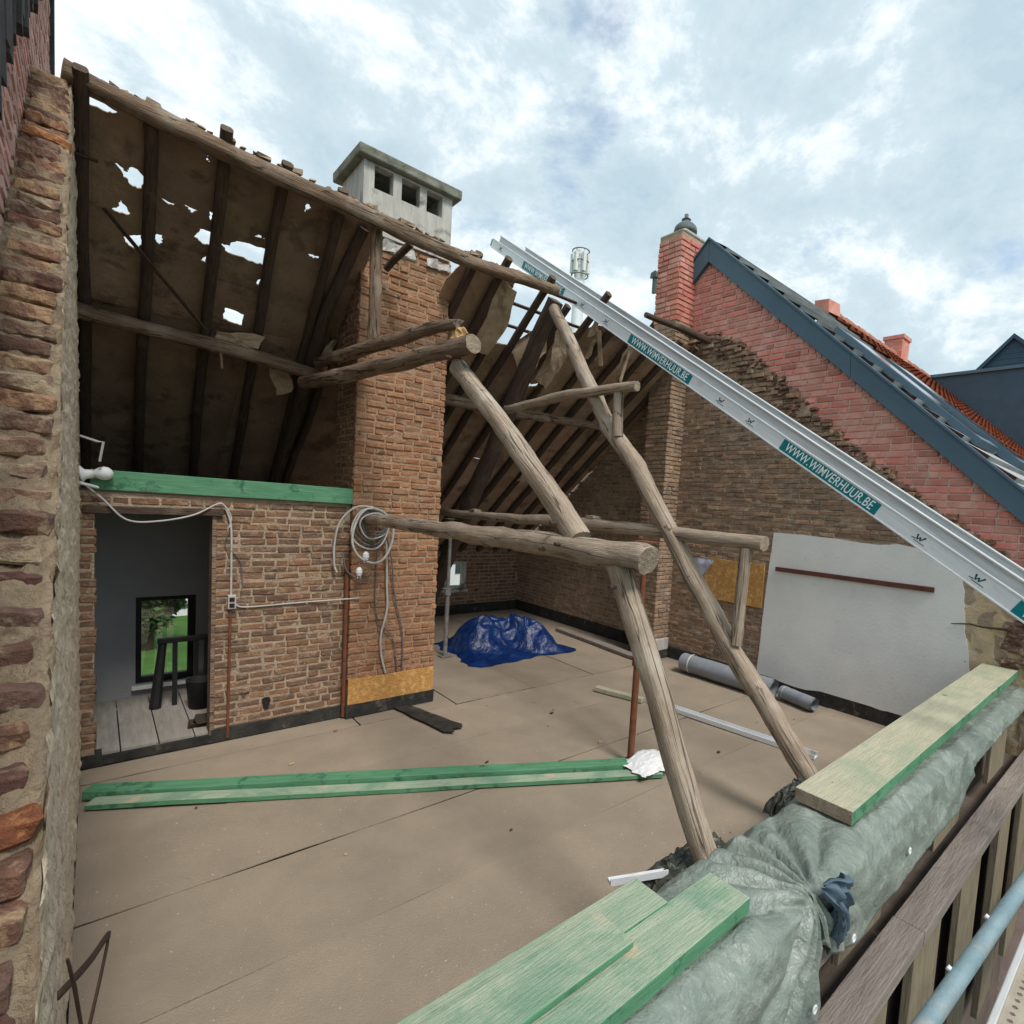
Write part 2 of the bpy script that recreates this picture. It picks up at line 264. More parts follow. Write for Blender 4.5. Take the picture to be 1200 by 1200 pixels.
def log(name, pts, rad, mats='log', parent=None, sq=0.35, n=12, rough=0.12, seg=0.10, label=None, jag=0.0, knots=0.012):
    """a hewn log through pts, its mesh along local X so that the grain follows it"""
    _sd[0] += 1; sd_ = _sd[0]
    pts = [Vector(p) for p in pts]; M = axisM(pts[0], pts[-1]); Mi = M.inverted(); lp = [Mi @ p for p in pts]
    rr = rad if isinstance(rad, (list, tuple)) else [rad] * len(pts)
    path, rads = [], []
    for i in range(len(lp) - 1):
        k = max(2, int((lp[i + 1] - lp[i]).length / seg))
        for j in range(k):
            a = j / k; path.append(lp[i].lerp(lp[i + 1], a)); rads.append(rr[i] * (1 - a) + rr[i + 1] * a)
    path.append(lp[-1]); rads.append(rr[-1])
    for i, p in enumerate(path):
        if 0 < i < len(path) - 1:
            path[i] = p + Vector((0, noise.noise(Vector((i * 0.13, sd_ * 3.3, 0))), noise.noise(Vector((i * 0.13, 9, sd_ * 3.3))))) * knots * 2
    b = MB(); b.tube(path, [q * 0.86 for q in rads], n, sq, True, jag, rough, sd_, capmi=1)
    me = b.mesh(name, [mats, 'endgrain_d' if mats == 'log_dark' else 'endgrain'], True)
    return link(name, me, parent, label, M=M)
def plank(name, p0, p1, wd, th, mats='pale', parent=None, roll=0, label=None, mis=None, bevel=0.004, jit=0.003, seg=8):
    """a sawn board from p0 to p1 (centre of its underside), width wd, thickness th"""
    M = axisM(p0, p1, roll); ln = (Vector(p1) - Vector(p0)).length; b = MB(); sd_ = rnd.uniform(0, 99)
    rows = []
    for i in range(seg + 1):
        x = ln * i / seg; w_ = wd / 2; j1 = jit * noise.noise(Vector((x * 1.3, sd_, 0))); j2 = jit * noise.noise(Vector((x * 1.1, sd_, 5)))
        rows.append([(x, -w_ + j1, j2), (x, w_ + j1, j2), (x, w_ + j1, th + j2), (x, -w_ + j1, th + j2)])
    vs = [p for r in rows for p in r]; fs = []; mi = mis or (0, 0, 0)   # (top/bottom, sides, ends)
    for i in range(seg):
        a, c = i * 4, i * 4 + 4
        b.add([], [])
    b.v = vs
    for i in range(seg):
        a, c = i * 4, i * 4 + 4
        for q, mm in (((a, a + 1, c + 1, c), mi[0]), ((a + 1, a + 2, c + 2, c + 1), mi[1]), ((a + 2, a + 3, c + 3, c + 2), mi[0]), ((a + 3, a, c, c + 3), mi[1])):
            b.f.append(q[::-1]); b.t.append((1, 1, 1)); b.mi.append(mm)
    k = seg * 4
    b.f += [(0, 1, 2, 3), (k + 3, k + 2, k + 1, k)]; b.t += [(1, 1, 1)] * 2; b.mi += [mi[2]] * 2
    me = b.mesh(name, mats, False)
    return link(name, me, parent, label, bevel, M=M)
def cable(name, pts, r, mats, parent=None, n=6, label=None):
    pts = [Vector(p) for p in pts]; path = []
    for i in range(len(pts) - 1):                                       # Catmull-Rom
        a, b_, c, d = pts[max(i - 1, 0)], pts[i], pts[i + 1], pts[min(i + 2, len(pts) - 1)]
        for j in range(6):
            t = j / 6; path.append(0.5 * ((2 * b_) + (c - a) * t + (2 * a - 5 * b_ + 4 * c - d) * t * t + (3 * b_ - a - 3 * c + d) * t ** 3))
    path.append(pts[-1]); b = MB(); b.tube(path, r, n)
    return b.build(name, mats, parent, True, label)
def cdt(poly, holes=(), step=0.15, jit=0.25, wob=None):
    """triangulate a polygon with holes and an interior grid of points; returns verts2d, faces"""
    vs = [Vector(p) for p in poly]; loops = [list(range(len(poly)))]; es = []
    for h in holes:
        o = len(vs); vs += [Vector(p) for p in h]; loops.append(list(range(o, o + len(h))))
    for lp in loops: es += [(lp[i], lp[(i + 1) % len(lp)]) for i in range(len(lp))]
    xs = [p[0] for p in poly]; ys = [p[1] for p in poly]
    def inside(p, pg):
        c = False; n = len(pg)
        for i in range(n):
            (x1, y1), (x2, y2) = pg[i][:2], pg[(i + 1) % n][:2]
            if (y1 > p[1]) != (y2 > p[1]) and p[0] < (x2 - x1) * (p[1] - y1) / (y2 - y1) + x1: c = not c
        return c
    y = min(ys) + step / 2
    while y < max(ys):
        x = min(xs) + step / 2
        while x < max(xs):
            p = Vector((x + rnd.uniform(-jit, jit) * step, y + rnd.uniform(-jit, jit) * step))
            if inside(p, poly): vs.append(p)
            x += step
        y += step
    r = geometry.delaunay_2d_cdt(vs, es, [], 0, 1e-5)
    V, F = r[0], r[2]; out = []
    for f in F:
        c = sum((V[i] for i in f), Vector((0, 0))) / len(f)
        if inside(c, poly) and not any(inside(c, h) for h in holes):
            a = V[f[0]]; b = V[f[1]]; d = V[f[2]]
            if (b - a).cross(d - a) < 0: f = list(reversed(f))
            out.append(tuple(f))
    return V, out
def sheet(mb, poly, holes, to3, step=0.15, th=0.02, amp=0.0, fr=2.0, tint=(1, 1, 1), seed=0):
    """a slab of thickness th from a 2D outline: to3(u, v, d) maps to space, d is depth along the normal"""
    V, F = cdt(poly, holes, step); n = len(V)
    dz = [amp * noise.noise(Vector((p.x * fr, p.y * fr, seed))) for p in V]
    vs = [to3(p.x, p.y, dz[i]) for i, p in enumerate(V)] + [to3(p.x, p.y, dz[i] - th) for i, p in enumerate(V)]
    cnt = {}
    for f in F:
        for i in range(len(f)):
            e_ = (f[i], f[(i + 1) % len(f)]); cnt[e_] = 1
    fs = list(F) + [tuple(n + i for i in reversed(f)) for f in F] + [(a, n + a, n + b, b)[::-1] for (a, b) in cnt if (b, a) not in cnt]
    mb.add(vs, fs, tint)

# ------------------------------------------------------------------ bricks
def brick_mesh(nm, L_, H_, D_, mats, tint, rough_):
    b = MB(); j = lambda a: rnd.uniform(-a, a)
    l, h = L_ / 2, H_ / 2; ch = 0.006
    fr = [(-l + ch, -h + ch), (l - ch, -h + ch), (l - ch, h - ch), (-l + ch, h - ch)]
    mi_ = [(-l, -h), (l, -h), (l, h), (-l, h)]
    pj = [(j(rough_), j(rough_)) for _ in range(4)]
    vs = [(x + pj[i][0], -0.004 + j(0.003), z + pj[i][1] * 0.6) for i, (x, z) in enumerate(fr)]
    vs += [(x + pj[i][0], ch, z + pj[i][1] * 0.6) for i, (x, z) in enumerate(mi_)] + [(x, D_, z) for x, z in mi_]
    fs = [(0, 1, 2, 3)] + [(i, 4 + i, 4 + (i + 1) % 4, (i + 1) % 4) for i in range(4)] + [(4 + i, 8 + i, 8 + (i + 1) % 4, 4 + (i + 1) % 4) for i in range(4)]
    b.add(vs, fs, tint); return b.mesh(nm, mats), b
def bricks(parent, O, U, rows, v0, v1, mats, L_=0.20, H_=0.062, J=0.016, D_=0.05, proud=0.004, tints=None, rough_=0.004, limit=300, bond='flemish', wave=0.0, mortar=None, pr_fn=None):
    """lay courses on a vertical face: origin O, horizontal unit U (outward normal is U x Z); rows(v) gives the intervals of u to fill"""
    U = Vector(U); Z = Vector((0, 0, 1)); Yl = Z.cross(U)
    B = Matrix(((U.x, Yl.x, 0, 0), (U.y, Yl.y, 0, 0), (U.z, Yl.z, 1, 0), (0, 0, 0, 1)))
    O = Vector(O); items = []; v = v0; c = 0
    while v + H_ <= v1 + 1e-6:
        vc = v + H_ / 2
        for (a, b_) in rows(vc):
            u = a; off = -(c % 2) * L_ * 0.5 - rnd.uniform(0, 0.02); u = a + off; k = 0
            while u < b_:
                ln = L_ if (bond != 'flemish' or (k + c) % 3) else L_ * 0.48
                ln += rnd.uniform(-0.008, 0.008)
                s, e_ = max(u, a), min(u + ln, b_)
                if e_ - s > 0.035:
                    pr = rnd.uniform(-proud, proud) + (pr_fn((s + e_) / 2, vc) if pr_fn else 0)
                    wv = wave * noise.noise(Vector((s * 1.7, c * 0.6, 3)))
                    items.append(((s + e_) / 2, vc + wv, e_ - s, pr))
                u += ln + J; k += 1
        v += H_ + J; c += 1
    tints = tints or [(1, 1, 1)]
    var = []
    for i in range(14):
        t = rnd.choice(tints); g = rnd.uniform(0.88, 1.1); var.append(brick_mesh('brick', L_, H_, D_, mats, tuple(x * g for x in t), rough_))
    def W(it): return O + U * it[0] + Z * it[1] - Yl * it[3]
    def size(it):
        d = W(it) - CAM; nd = d.length; return it[2] * abs(d.normalized().dot(Yl)) / (nd * nd) if fwd.dot(d) > 0.3 else 0
    items.sort(key=size, reverse=True)
    rest = MB()
    for i, it in enumerate(items):
        me, mb_ = var[rnd.randrange(len(var))]
        M = Matrix.Translation(W(it)) @ B @ Matrix.Rotation(rnd.uniform(-0.012, 0.012), 4, 'Y') @ Matrix.Diagonal((it[2] / L_, 1, rnd.uniform(0.93, 1.04), 1))
        if i < limit: link('brick', me, parent, M=M)
        else: rest.add([M @ Vector(p) for p in mb_.v], mb_.f, mb_.t[0])
    if rest.f:
        o = rest.build('brick_field', mats, parent); o['kind'] = 'stuff'
    return len(items)
BROWN = [(1, 1, 1), (1.1, 1.0, 0.92), (0.86, 0.86, 0.87), (1.15, 1.04, 0.93), (0.8, 0.77, 0.77), (1.04, 1.03, 1.0)]
REDS = [(1, 1, 1), (1.08, 0.95, 0.95), (0.92, 0.95, 0.95), (1.05, 1.1, 1.1), (0.85, 0.8, 0.8)]

# ================================================================== THE SETTING
def struct(o): o['kind'] = 'structure'; return o
b = MB()
S_ = 900; b.add([(-S_, -S_, -3.2), (S_, -S_, -3.2), (S_, S_, -3.2), (-S_, S_, -3.2)], [(0, 1, 2, 3)]); struct(b.build('ground', 'lawn'))
b = MB(); b.add([(-300, -14, -3.19), (300, -14, -3.19), (300, 0.9, -3.19), (-300, 0.9, -3.19)], [(0, 1, 2, 3)]); struct(b.build('street', 'asphalt'))
b = MB(); b.box((-0.09, 1.15, -0.30), (6.5, 6.70, -0.012)); b.box((1.86, 6.701, -0.30), (6.5, 9.35, -0.012)); floor = struct(b.build('floor', 'bitumen'))
def fl3(u, v, d): return (u, v, d)
def felt(x0, x1, y0, y1, z, s):
    b = MB(); g = rnd.uniform(0.93, 1.06); k = 14; po = []
    for i in range(k): po.append((x0 + (x1 - x0) * i / k, y0 + rnd.uniform(-0.006, 0.006)))
    po.append((x1, y0))
    for i in range(k): po.append((x1 - (x1 - x0) * i / k, y1 + rnd.uniform(-0.003, 0.003)))
    po.append((x0, y1))
    sheet(b, po, (), lambda u, v, d: (u, v, z + d), 0.22, 0.006, 0.004, 1.7, (g, g, g * 0.99), s)
    b.build('felt_sheet', 'felt', floor)
ys = [1.18, 1.87, 2.67, 3.47, 4.30, 5.12]
for i in range(len(ys) - 1): felt(-0.075, 6.43, ys[i] + 0.004, ys[i + 1] - 0.004, 0.004 if i % 2 else 0.0, i)
xs = [1.86, 2.86, 3.88, 4.85, 5.80, 6.43]
for i in range(len(xs) - 1): felt(xs[i] + 0.004, xs[i + 1] - (0.004 if xs[i + 1] < 6.4 else 0), 5.125, 9.28, 0.004 if i % 2 else 0.0, 20 + i)
felt(-0.075, 1.85, 5.13, 5.40, 0.0, 30)

# ------------------------------------------------------------------ right gable wall of the attic (plane x = 6.44, facing -x)
XR = 6.44
topR = [(0.80, 1.72), (0.99, 1.90), (1.75, 2.46), (2.69, 3.13), (3.6, 3.95), (4.45, 4.70), (5.11, 4.86), (5.9, 4.95), (7.0, 3.0), (9.3, 1.20)]
def topz(y, P=topR):
    for (a, za), (c, zc) in zip(P, P[1:]):
        if a <= y <= c: return za + (zc - za) * (y - a) / (c - a)
    return -9
gw = thing('gable_wall', 'long dusty brown brick wall on the right with broken stepped top under red brick', 'wall', (XR, 5, 0))
b = MB()
pl = [(0.80, -0.05)] + [(y, z - 0.05) for y, z in topR] + [(9.3, -0.05)]
sheet(b, pl[::-1], (), lambda u, v, d: (XR + 0.005 - d, u, v), 0.07, 0.22, 0.008, 11)
b.build('mortar_bed', 'mortar', gw)
def rowsR(v):                     # u = -y
    ys_ = [0.80 + 0.02 * i for i in range(426)]
    jag = rnd.uniform(-0.09, 0.06)
    ins = [y for y in ys_ if topz(y + jag) > v + 0.03]
    if not ins: return []
    lo, hi = min(ins), max(ins); res = []
    holes = []
    if v < 1.95: holes.append((0.80, 3.56))          # behind the plaster
    holes.append((5.20, 5.62))                       # behind the chimney breast
    if 1.0 < v < 1.60: holes.append((3.65, 4.70))    # behind the strand board
    segs = [(lo, hi)]
    for h0, h1 in holes:
        n_ = []
        for a, c in segs:
            if h1 <= a or h0 >= c: n_.append((a, c)); continue
            if h0 - a > 0.05: n_.append((a, h0))
            if c - h1 > 0.05: n_.append((h1, c))
        segs = n_
    return [(-c, -a) for a, c in segs]
def prR(u, v):
    y = -u; d = topz(y) - v
    if y < 5.2 and d < 0.55: return rnd.choice((0, 0.0, 0.012, 0.03, 0.05)) * (1.2 - d)
    return 0
bricks(gw, (XR, 0, 0), (0, -1, 0), rowsR, 0.02, 5.0, 'brick_grey', 0.178, 0.050, 0.013, 0.10, 0.007, BROWN, 0.006, 300, wave=0.02, pr_fn=prR)
# bitumen upstand along the base
b = MB(); b.prism([(-0.0, 0.004), (-0.016, 0.004), (-0.012, 0.17), (0, 0.175)], 'y', 1.3, 5.20)
b.v = [(XR + x, y, z + 0.006 * noise.noise(Vector((y * 5, z, 0)))) for x, y, z in b.v]
b.prism([(XR, 0.004), (XR - 0.016, 0.004), (XR - 0.012, 0.20), (XR, 0.205)], 'y', 5.63, 9.28)
b.build('base_flashing', 'bitumen', gw)
# plaster field and the ochre patch beside it
pp = [(3.58, 2.03), (3.2, 2.035), (2.75, 2.02), (2.30, 1.99), (2.1, 2.02), (1.75, 1.98), (1.58, 1.88), (1.48, 1.74), (1.44, 1.60), (1.43, 1.45), (1.41, 1.35), (1.40, 1.2), (1.36, 1.05), (1.32, 0.8), (1.30, 0.02), (3.655, 0.02), (3.65, 0.25), (3.64, 0.6), (3.635, 0.9), (3.62, 1.3), (3.605, 1.6), (3.59, 1.85)]
def dens(p, k=6, a=0.008):
    r = []
    for i in range(len(p)):
        q, s = Vector(p[i]), Vector(p[(i + 1) % len(p)])
        for j in range(k): c = q.lerp(s, j / k); r.append((c.x + rnd.uniform(-a, a), c.y + rnd.uniform(-a, a)))
    return r
b = MB(); sheet(b, dens(pp, 5, 0.003), (), lambda u, v, d: (XR - 0.012 - d, u, v), 0.09, 0.03, 0.0015, 3.2, (1, 1, 1), 4); b.build('plaster_field', 'plaster', gw, False)
lo = [(1.50, 1.80), (1.30, 1.66), (1.12, 1.50), (0.96, 1.30), (0.90, 1.1), (0.86, 0.7), (0.86, 0.02), (1.36, 0.02), (1.40, 0.8), (1.50, 1.2), (1.52, 1.5)]
b = MB(); sheet(b, dens(lo, 5, 0.012), (), lambda u, v, d: (XR + 0.002 - d, u, v), 0.05, 0.03, 0.022, 6, (1, 1, 1), 9); b.build('loam_patch', 'loam', gw, True, 'ochre loam patch showing where the plaster has fallen away')
b = MB()
for _ in range(30):
    y, z = rnd.uniform(0.84, 1.02), rnd.uniform(0.95, 1.42)
    b.box((XR - rnd.uniform(0.01, 0.05), y - 0.07, z - 0.025), (XR + 0.03, y + 0.07, z + 0.025), (rnd.uniform(0.8, 1.2),) * 3, jit=0.012)
b.build('broken_brick_edge', 'brick_rake', gw)
b = MB(); b.tube([(XR - 0.02, 1.52, 1.26), (XR - 0.03, 1.36, 1.29), (XR - 0.04, 1.25, 1.28), (XR - 0.05, 1.02, 1.30)], [0.004, 0.008, 0.010, 0.014], 6); b.build('conduit_stub', 'log_dark', gw)
# nibs and chips of mortar along the broken top
b = MB()
for _ in range(300):
    y = rnd.uniform(0.8, 5.9); z = topz(y) - abs(rnd.gauss(0, 0.16)) - 0.01; s = rnd.uniform(0.012, 0.04)
    b.box((XR - rnd.uniform(0.01, 0.05), y - s * 1.5, z - s * 0.6), (XR + 0.06, y + s * 1.5, z + s * 0.6), rnd.choice(BROWN), jit=0.012)
b.build('broken_course', 'brick_rake', gw)['kind'] = 'stuff'
rail = plank('wall_rail', (XR - 0.032, 3.50, 1.545), (XR - 0.032, 1.70, 1.55), 0.022, 0.055, 'railbrown'); tag(rail, 'thin red brown wooden rail fixed across the grey plaster', 'rail')
b = MB(); b.box((XR - 0.028, 3.66, 1.03), (XR - 0.006, 4.69, 1.60)); o = b.build('strand_board', 'osb', None, bevel=0.002); tag(o, 'orange strand board panel on the brick wall beside the plaster', 'board')

# chimney breast and red stack
cb = thing('brick_chimney', 'chimney rising from brown brick breast to red stack with domed lead cowl', 'chimney', (6.3, 5.4, 0))
b = MB(); b.box((6.11, 5.21, 0), (6.9, 5.62, 6.22)); b.build('mortar_core', 'mortar', cb)
nt_ = len(bpy.data.objects)
bricks(cb, (6.10, 0, 0), (0, -1, 0), lambda v: [(-5.63, -5.20)], 0.32, 4.95, 'brick_grey', 0.175, 0.050, 0.013, 0.05, 0.005, BROWN, 0.005, 70)
bricks(cb, (0, 5.20, 0), (1, 0, 0), lambda v: [(6.10, 6.44)], 0.32, 4.92, 'brick_grey', 0.175, 0.050, 0.013, 0.05, 0.005, BROWN, 0.005, 70)
bricks(cb, (6.10, 0, 0), (0, -1, 0), lambda v: [(-5.63, -5.20)], 4.96, 6.2, 'brick_red', 0.20, 0.062, 0.012, 0.05, 0.003, REDS, 0.004, 60)
bricks(cb, (0, 5.20, 0), (1, 0, 0), lambda v: [(6.10, 6.91)], 4.96, 6.2, 'brick_red', 0.20, 0.062, 0.012, 0.05, 0.003, REDS, 0.004, 90)
b = MB(); b.box((6.075, 5.175, 0.0), (6.44, 5.63, 0.30)); b.build('cement_plinth', 'concrete', cb, bevel=0.01)
b = MB(); b.box((6.062, 5.162, 0.004), (6.44, 5.64, 0.13)); b.build('base_flashing', 'bitumen', cb)
b = MB(); b.prism([(6.095, 6.20), (6.915, 6.20), (6.85, 6.245), (6.17, 6.245)], 'y', 5.195, 5.635); b.build('cement_capping', 'concrete', cb, bevel=0.015)
b = MB(); b.lathe([(0.0, 0.0), (0.13, 0.0), (0.12, 0.05), (0.17, 0.06), (0.175, 0.09), (0.16, 0.15), (0.11, 0.20), (0.06, 0.225), (0.055, 0.26), (0.07, 0.265), (0.03, 0.29), (0.03, 0.34), (0.0, 0.345)], (6.42, 5.42, 6.26), 18); b.build('cowl', 'lead', cb, True)
b = MB(); b.box((6.04, 5.60, 5.64), (6.12, 5.70, 5.72), jit=0.01); b.box((6.06, 5.62, 5.42), (6.10, 5.68, 5.64)); b.build('bracket', 'lead', cb)

# ------------------------------------------------------------------ red gable house next door
rh = thing('red_brick_house', 'neighbouring house with red brick gable and slate blue verge board', 'house', (8, 5, -3))
vt = [(0.2, 1.70), (1.03, 2.36), (4.94, 5.82), (5.30, 5.60), (9.0, 2.0)]
XG = 6.47
b = MB(); pl = [(0.2, -3.2)] + vt + [(9.0, -3.2)]
sheet(b, pl[::-1], (), lambda u, v, d: (XG + 0.008 - d, u, v), 0.6, 0.25, 0, 1); b.build('wall', 'mortar_red', rh)
def rowsG(v):
    ys_ = [0.2 + 0.02 * i for i in range(440)]
    ins = [y for y in ys_ if topz(y, vt) > v + 0.03 and not (topR[0][0] <= y <= 9.3 and topz(y) > v + 0.10)]
    if not ins: return []
    segs = []; st = ins[0]; pv = ins[0]
    for y in ins[1:]:
        if y - pv > 0.03: segs.append((st, pv)); st = y
        pv = y
    segs.append((st, pv))
    segs = [(a, min(c, 6.2)) for a, c in segs if a < 6.2]
    return [(-c, -a) for a, c in segs if c - a > 0.05]
bricks(rh, (XG, 0, 0), (0, -1, 0), rowsG, 1.6, 5.9, 'brick_red', 0.205, 0.063, 0.013, 0.06, 0.002, REDS, 0.003, 300)
# verge board: two lengths with a joint, plus the short rear return
def vb(p0, p1, q1, q0):
    b = MB(); b.prism([p0, p1, q1, q0], 'x', 6.40, 6.46); b.build('verge_board', 'verge', rh, bevel=0.004)
vb((4.94, 6.10), (2.80, 4.18), (2.78, 3.89), (4.94, 5.79)); vb((2.797, 4.177), (0.1, 1.76), (0.1, 1.48), (2.777, 3.887))
vb((5.9, 5.24), (4.943, 6.10), (4.943, 5.79), (5.9, 4.93))
b = MB(); b.box((0, -0.055, 0), (6.02, 0.055, 0.02)); M_ = axisM((6.43, 0.05, 1.735), (6.43, 4.95, 6.125))
b = MB()
for i in range(2):
    p0, p1 = ((4.95, 6.125), (0.05, 1.735)) if i == 0 else ((4.95, 6.125), (5.9, 5.27))
    b.prism([(p0[0], p0[1]), (p1[0], p1[1]), (p1[0], p1[1] - 0.03), (p0[0], p0[1] - 0.03)], 'x', 6.38, 6.50)
b.build('verge_trim', 'verge', rh)
# roof of grey tiles, courses stepped
sl = Vector((0, -(4.95 - 0.05), -(6.12 - 1.735))).normalized(); nrm = Vector((0, sl.z, -sl.y)); nrm = nrm if nrm.z > 0 else -nrm
def roofpt(x, s, h, y0=4.97, z0=6.13): p = Vector((x, y0, z0)) + sl * s + nrm * h; return p
b = MB(); s = 0
while s < 6.6:
    g = rnd.uniform(0.75, 1.25)
    q = [roofpt(6.48, s, 0.0), roofpt(10.0, s, 0.0), roofpt(10.0, s + 0.32, 0.045), roofpt(6.48, s + 0.32, 0.045), roofpt(10.0, s + 0.32, 0.0), roofpt(6.48, s + 0.32, 0.0)]
    b.add(q, [(0, 3, 2, 1), (3, 5, 4, 2)], (g, g, g)); s += 0.32
b.add([(6.48, 4.97, 6.13), (10, 4.97, 6.13), (10, 9, 2.5), (6.48, 9, 2.5)], [(0, 1, 2, 3)], (0.8, 0.8, 0.8))
b.build('roof', 'tile_grey', rh)
# roof windows lying on that slope
for k, (s0, s1, x0, x1) in enumerate(((2.35, 4.55, 6.75, 7.55), (2.6, 4.75, 7.9, 8.7))):
    b = MB(); M_ = Matrix.Identity(4)
    q = [roofpt(xx, ss, hh) for hh in (0.02, 0.10 + 0.02 * k) for xx, ss in ((x0, s0), (x1, s0), (x1, s1), (x0, s1))]
    b.add(q, [(3, 2, 1, 0), (4, 5, 6, 7), (0, 1, 5, 4), (1, 2, 6, 5), (2, 3, 7, 6), (3, 0, 4, 7)])
    wf = b.build('roof_window', 'verge', rh)
    b = MB(); q = [roofpt(xx, ss, 0.104 + 0.02 * k) for xx, ss in ((x0 + 0.08, s0 + 0.12), (x1 - 0.08, s0 + 0.12), (x1 - 0.08, s1 - 0.12), (x0 + 0.08, s1 - 0.12))]; b.add(q, [(0, 1, 2, 3)]); b.build('pane', 'glass', wf)

# orange tiled house beyond it
oh = thing('orange_tiled_house', 'house with orange clay tiled roof beyond the grey roof', 'house', (13, 5, -3))
b = MB(); s = 0
while s < 6.3:
    g = rnd.uniform(0.8, 1.2)
    for i in range(22):
        xa, xb = 10.02 + i * 0.28, 10.02 + (i + 1) * 0.28; gg = g * rnd.uniform(0.85, 1.15)
        q = [roofpt(xa, s, 0.05), roofpt(xb, s, 0.02), roofpt(xb, s + 0.33, 0.07), roofpt(xa, s + 0.33, 0.10), roofpt(xb, s + 0.33, 0.02), roofpt(xa, s + 0.33, 0.05)]
        b.add(q, [(0, 3, 2, 1), (3, 5, 4, 2)], (gg, gg, gg))
    s += 0.33
b.build('roof_tiles', 'tile_or', oh)['kind'] = 'stuff'
b = MB(); b.prism([(4.97, 6.12), (9, 2.4), (9, -3.2), (0.3, -3.2), (0.3, 1.7)], 'x', 10.05, 16.1); b.build('wall', 'brick_red', oh)
b = MB(); b.tube([(0, 0, 0), (0.30, 0, 0)], 0.10, 10); rt = b.mesh('ridge_tile', 'tile_or', True)
for i in range(21): link('ridge_tile', rt, oh, M=Matrix.Translation((10.05 + i * 0.285, 4.97, 6.17 + 0.012 * (i % 2))) @ Matrix.Rotation(rnd.uniform(-0.04, 0.04), 4, 'Y'))
b = MB(); b.box((10.05, 4.85, 6.1), (10.42, 5.15, 6.36), jit=0.03); b.build('brick_stub', 'brick_red', oh)
ch = MB(); ch.box((13.65, 4.80, 6.0), (14.10, 5.2, 6.62)); ch.box((13.62, 4.77, 6.56), (14.13, 5.23, 6.64)); ch.build('chimney', 'brick_red', oh)
bricks(oh, (13.65, 0, 0), (0, -1, 0), lambda v: [(-5.2, -4.8)], 6.1, 6.56, 'brick_red', 0.20, 0.062, 0.014, 0.02, 0.003, REDS, 0.003, 30)
# dark slate clad house far right
bh = thing('slate_clad_house', 'dark slate blue clad house at the far right', 'house', (16.5, 3, -3))
b = MB(); b.box((16.15, -4, -3.2), (21, 4.95, 6.16)); b.build('wall', 'slate', bh)
b = MB(); b.box((16.08, -4.1, 6.165), (21.1, 5.05, 6.24)); b.build('parapet_trim', 'verge', bh)
b = MB(); b.prism([(4.25, 6.2), (3.35, 7.16), (2.3, 6.2)], 'x', 17.0, 20.5); b.build('dormer_gable', 'slate', bh)
b = MB()
for i in range(7): b.prism([(4.28 - i * 0.13 + 0.02, 6.245 + i * 0.135), (4.28 - i * 0.13, 6.255 + i * 0.135), (2.28 + i * 0.148, 6.255 + i * 0.135), (2.28 + i * 0.148 - 0.02, 6.245 + i * 0.135)], 'x', 16.985, 16.998)
b.build('slate_courses', 'verge', bh)
b = MB(); b.prism([(4.40, 6.12), (3.35, 7.24), (2.15, 6.12), (2.28, 6.12), (3.35, 7.13), (4.27, 6.12)], 'x', 16.9, 20.6); b.build('roof', 'slate', bh)

# antenna mast
am = thing('antenna_mast', 'pale telecom mast with panel antennas far behind the ladder', 'mast', (33, 40, -3.2))
b = MB(); b.tube([(32.85, 40, -3.2), (32.85, 40, 25.6)], [0.9, 0.45], 12); b.build('mast_pole', 'alu', am, True)
for i in range(6):
    a = i * math.pi / 3 + 0.3; cx, cy = 32.85 + 0.72 * math.cos(a), 40 + 0.72 * math.sin(a)
    b = MB(); b.box((cx - 0.16, cy - 0.16, 23.6), (cx + 0.16, cy + 0.16, 25.3)); b.box((cx - 0.05, cy - 0.05, 23.2), (cx + 0.05, cy + 0.05, 25.6)); b.build('panel_antenna', 'white', am, bevel=0.03)
for z in (23.4, 24.6, 25.6):
    b = MB(); pts = [(32.85 + 0.78 * math.cos(k * math.pi / 8), 40 + 0.78 * math.sin(k * math.pi / 8), z) for k in range(17)]; b.tube(pts, 0.06, 6); b.build('platform_ring', 'steel', am)
b = MB(); b.box((33.9, 39.8, 20.5), (34.3, 40.2, 22.7)); b.build('dish_box', 'white', am, bevel=0.03)

# ------------------------------------------------------------------ left: neighbour and broken party wall
lh = thing('pink_brick_house', 'neighbouring pink brick gable wall rising above the broken wall at far left', 'house', (-1, 4, -3))
def zn(y): return 3.88 + 0.73 * (y - 2.9)
XN = -0.272
b = MB(); b.prism([(0.2, 0.5), (6.75, 0.5), (6.75, zn(6.75)), (0.2, zn(0.2))], 'x', XN - 0.25, XN - 0.008); b.build('wall', 'mortar_red', lh)
rk = [(1.05, 0.85), (1.34, 1.16), (1.62, 1.50), (2.30, 2.12), (2.95, 2.80), (3.6, 3.45), (4.85, 4.56), (5.3, 4.62)]
def rkz(y):
    if y <= rk[0][0]: return rk[0][1]
    return topz(y, rk) if y < rk[-1][0] else 4.6
def rowsN(v):
    ins = [0.3 + 0.02 * i for i in range(322)]
    ins = [y for y in ins if v + 0.04 < zn(y) and v > rkz(y) - 0.12]
    return [(min(ins), max(ins))] if ins else []
bricks(lh, (XN, 0, 0), (0, 1, 0), rowsN, 1.2, 6.7, 'brick_pink', 0.20, 0.062, 0.013, 0.05, 0.004, REDS, 0.005, 300)
for i in range(40):
    y = 1.0 + i * 0.15
    b = MB(); dz = rnd.uniform(-0.12, 0.03); b.box((XN - 0.10, y, zn(y) - 0.20 + dz), (XN + 0.06, y + 0.085, zn(y) + 0.22), (rnd.uniform(0.7, 1.6),) * 3, jit=0.008); b.build('verge_tile', 'tile_dk', lh)
b = MB(); b.box((XN - 0.12, 6.74, 3.5), (XN + 0.03, 6.86, 7.0)); b.build('corner_trim', 'tile_dk', lh)

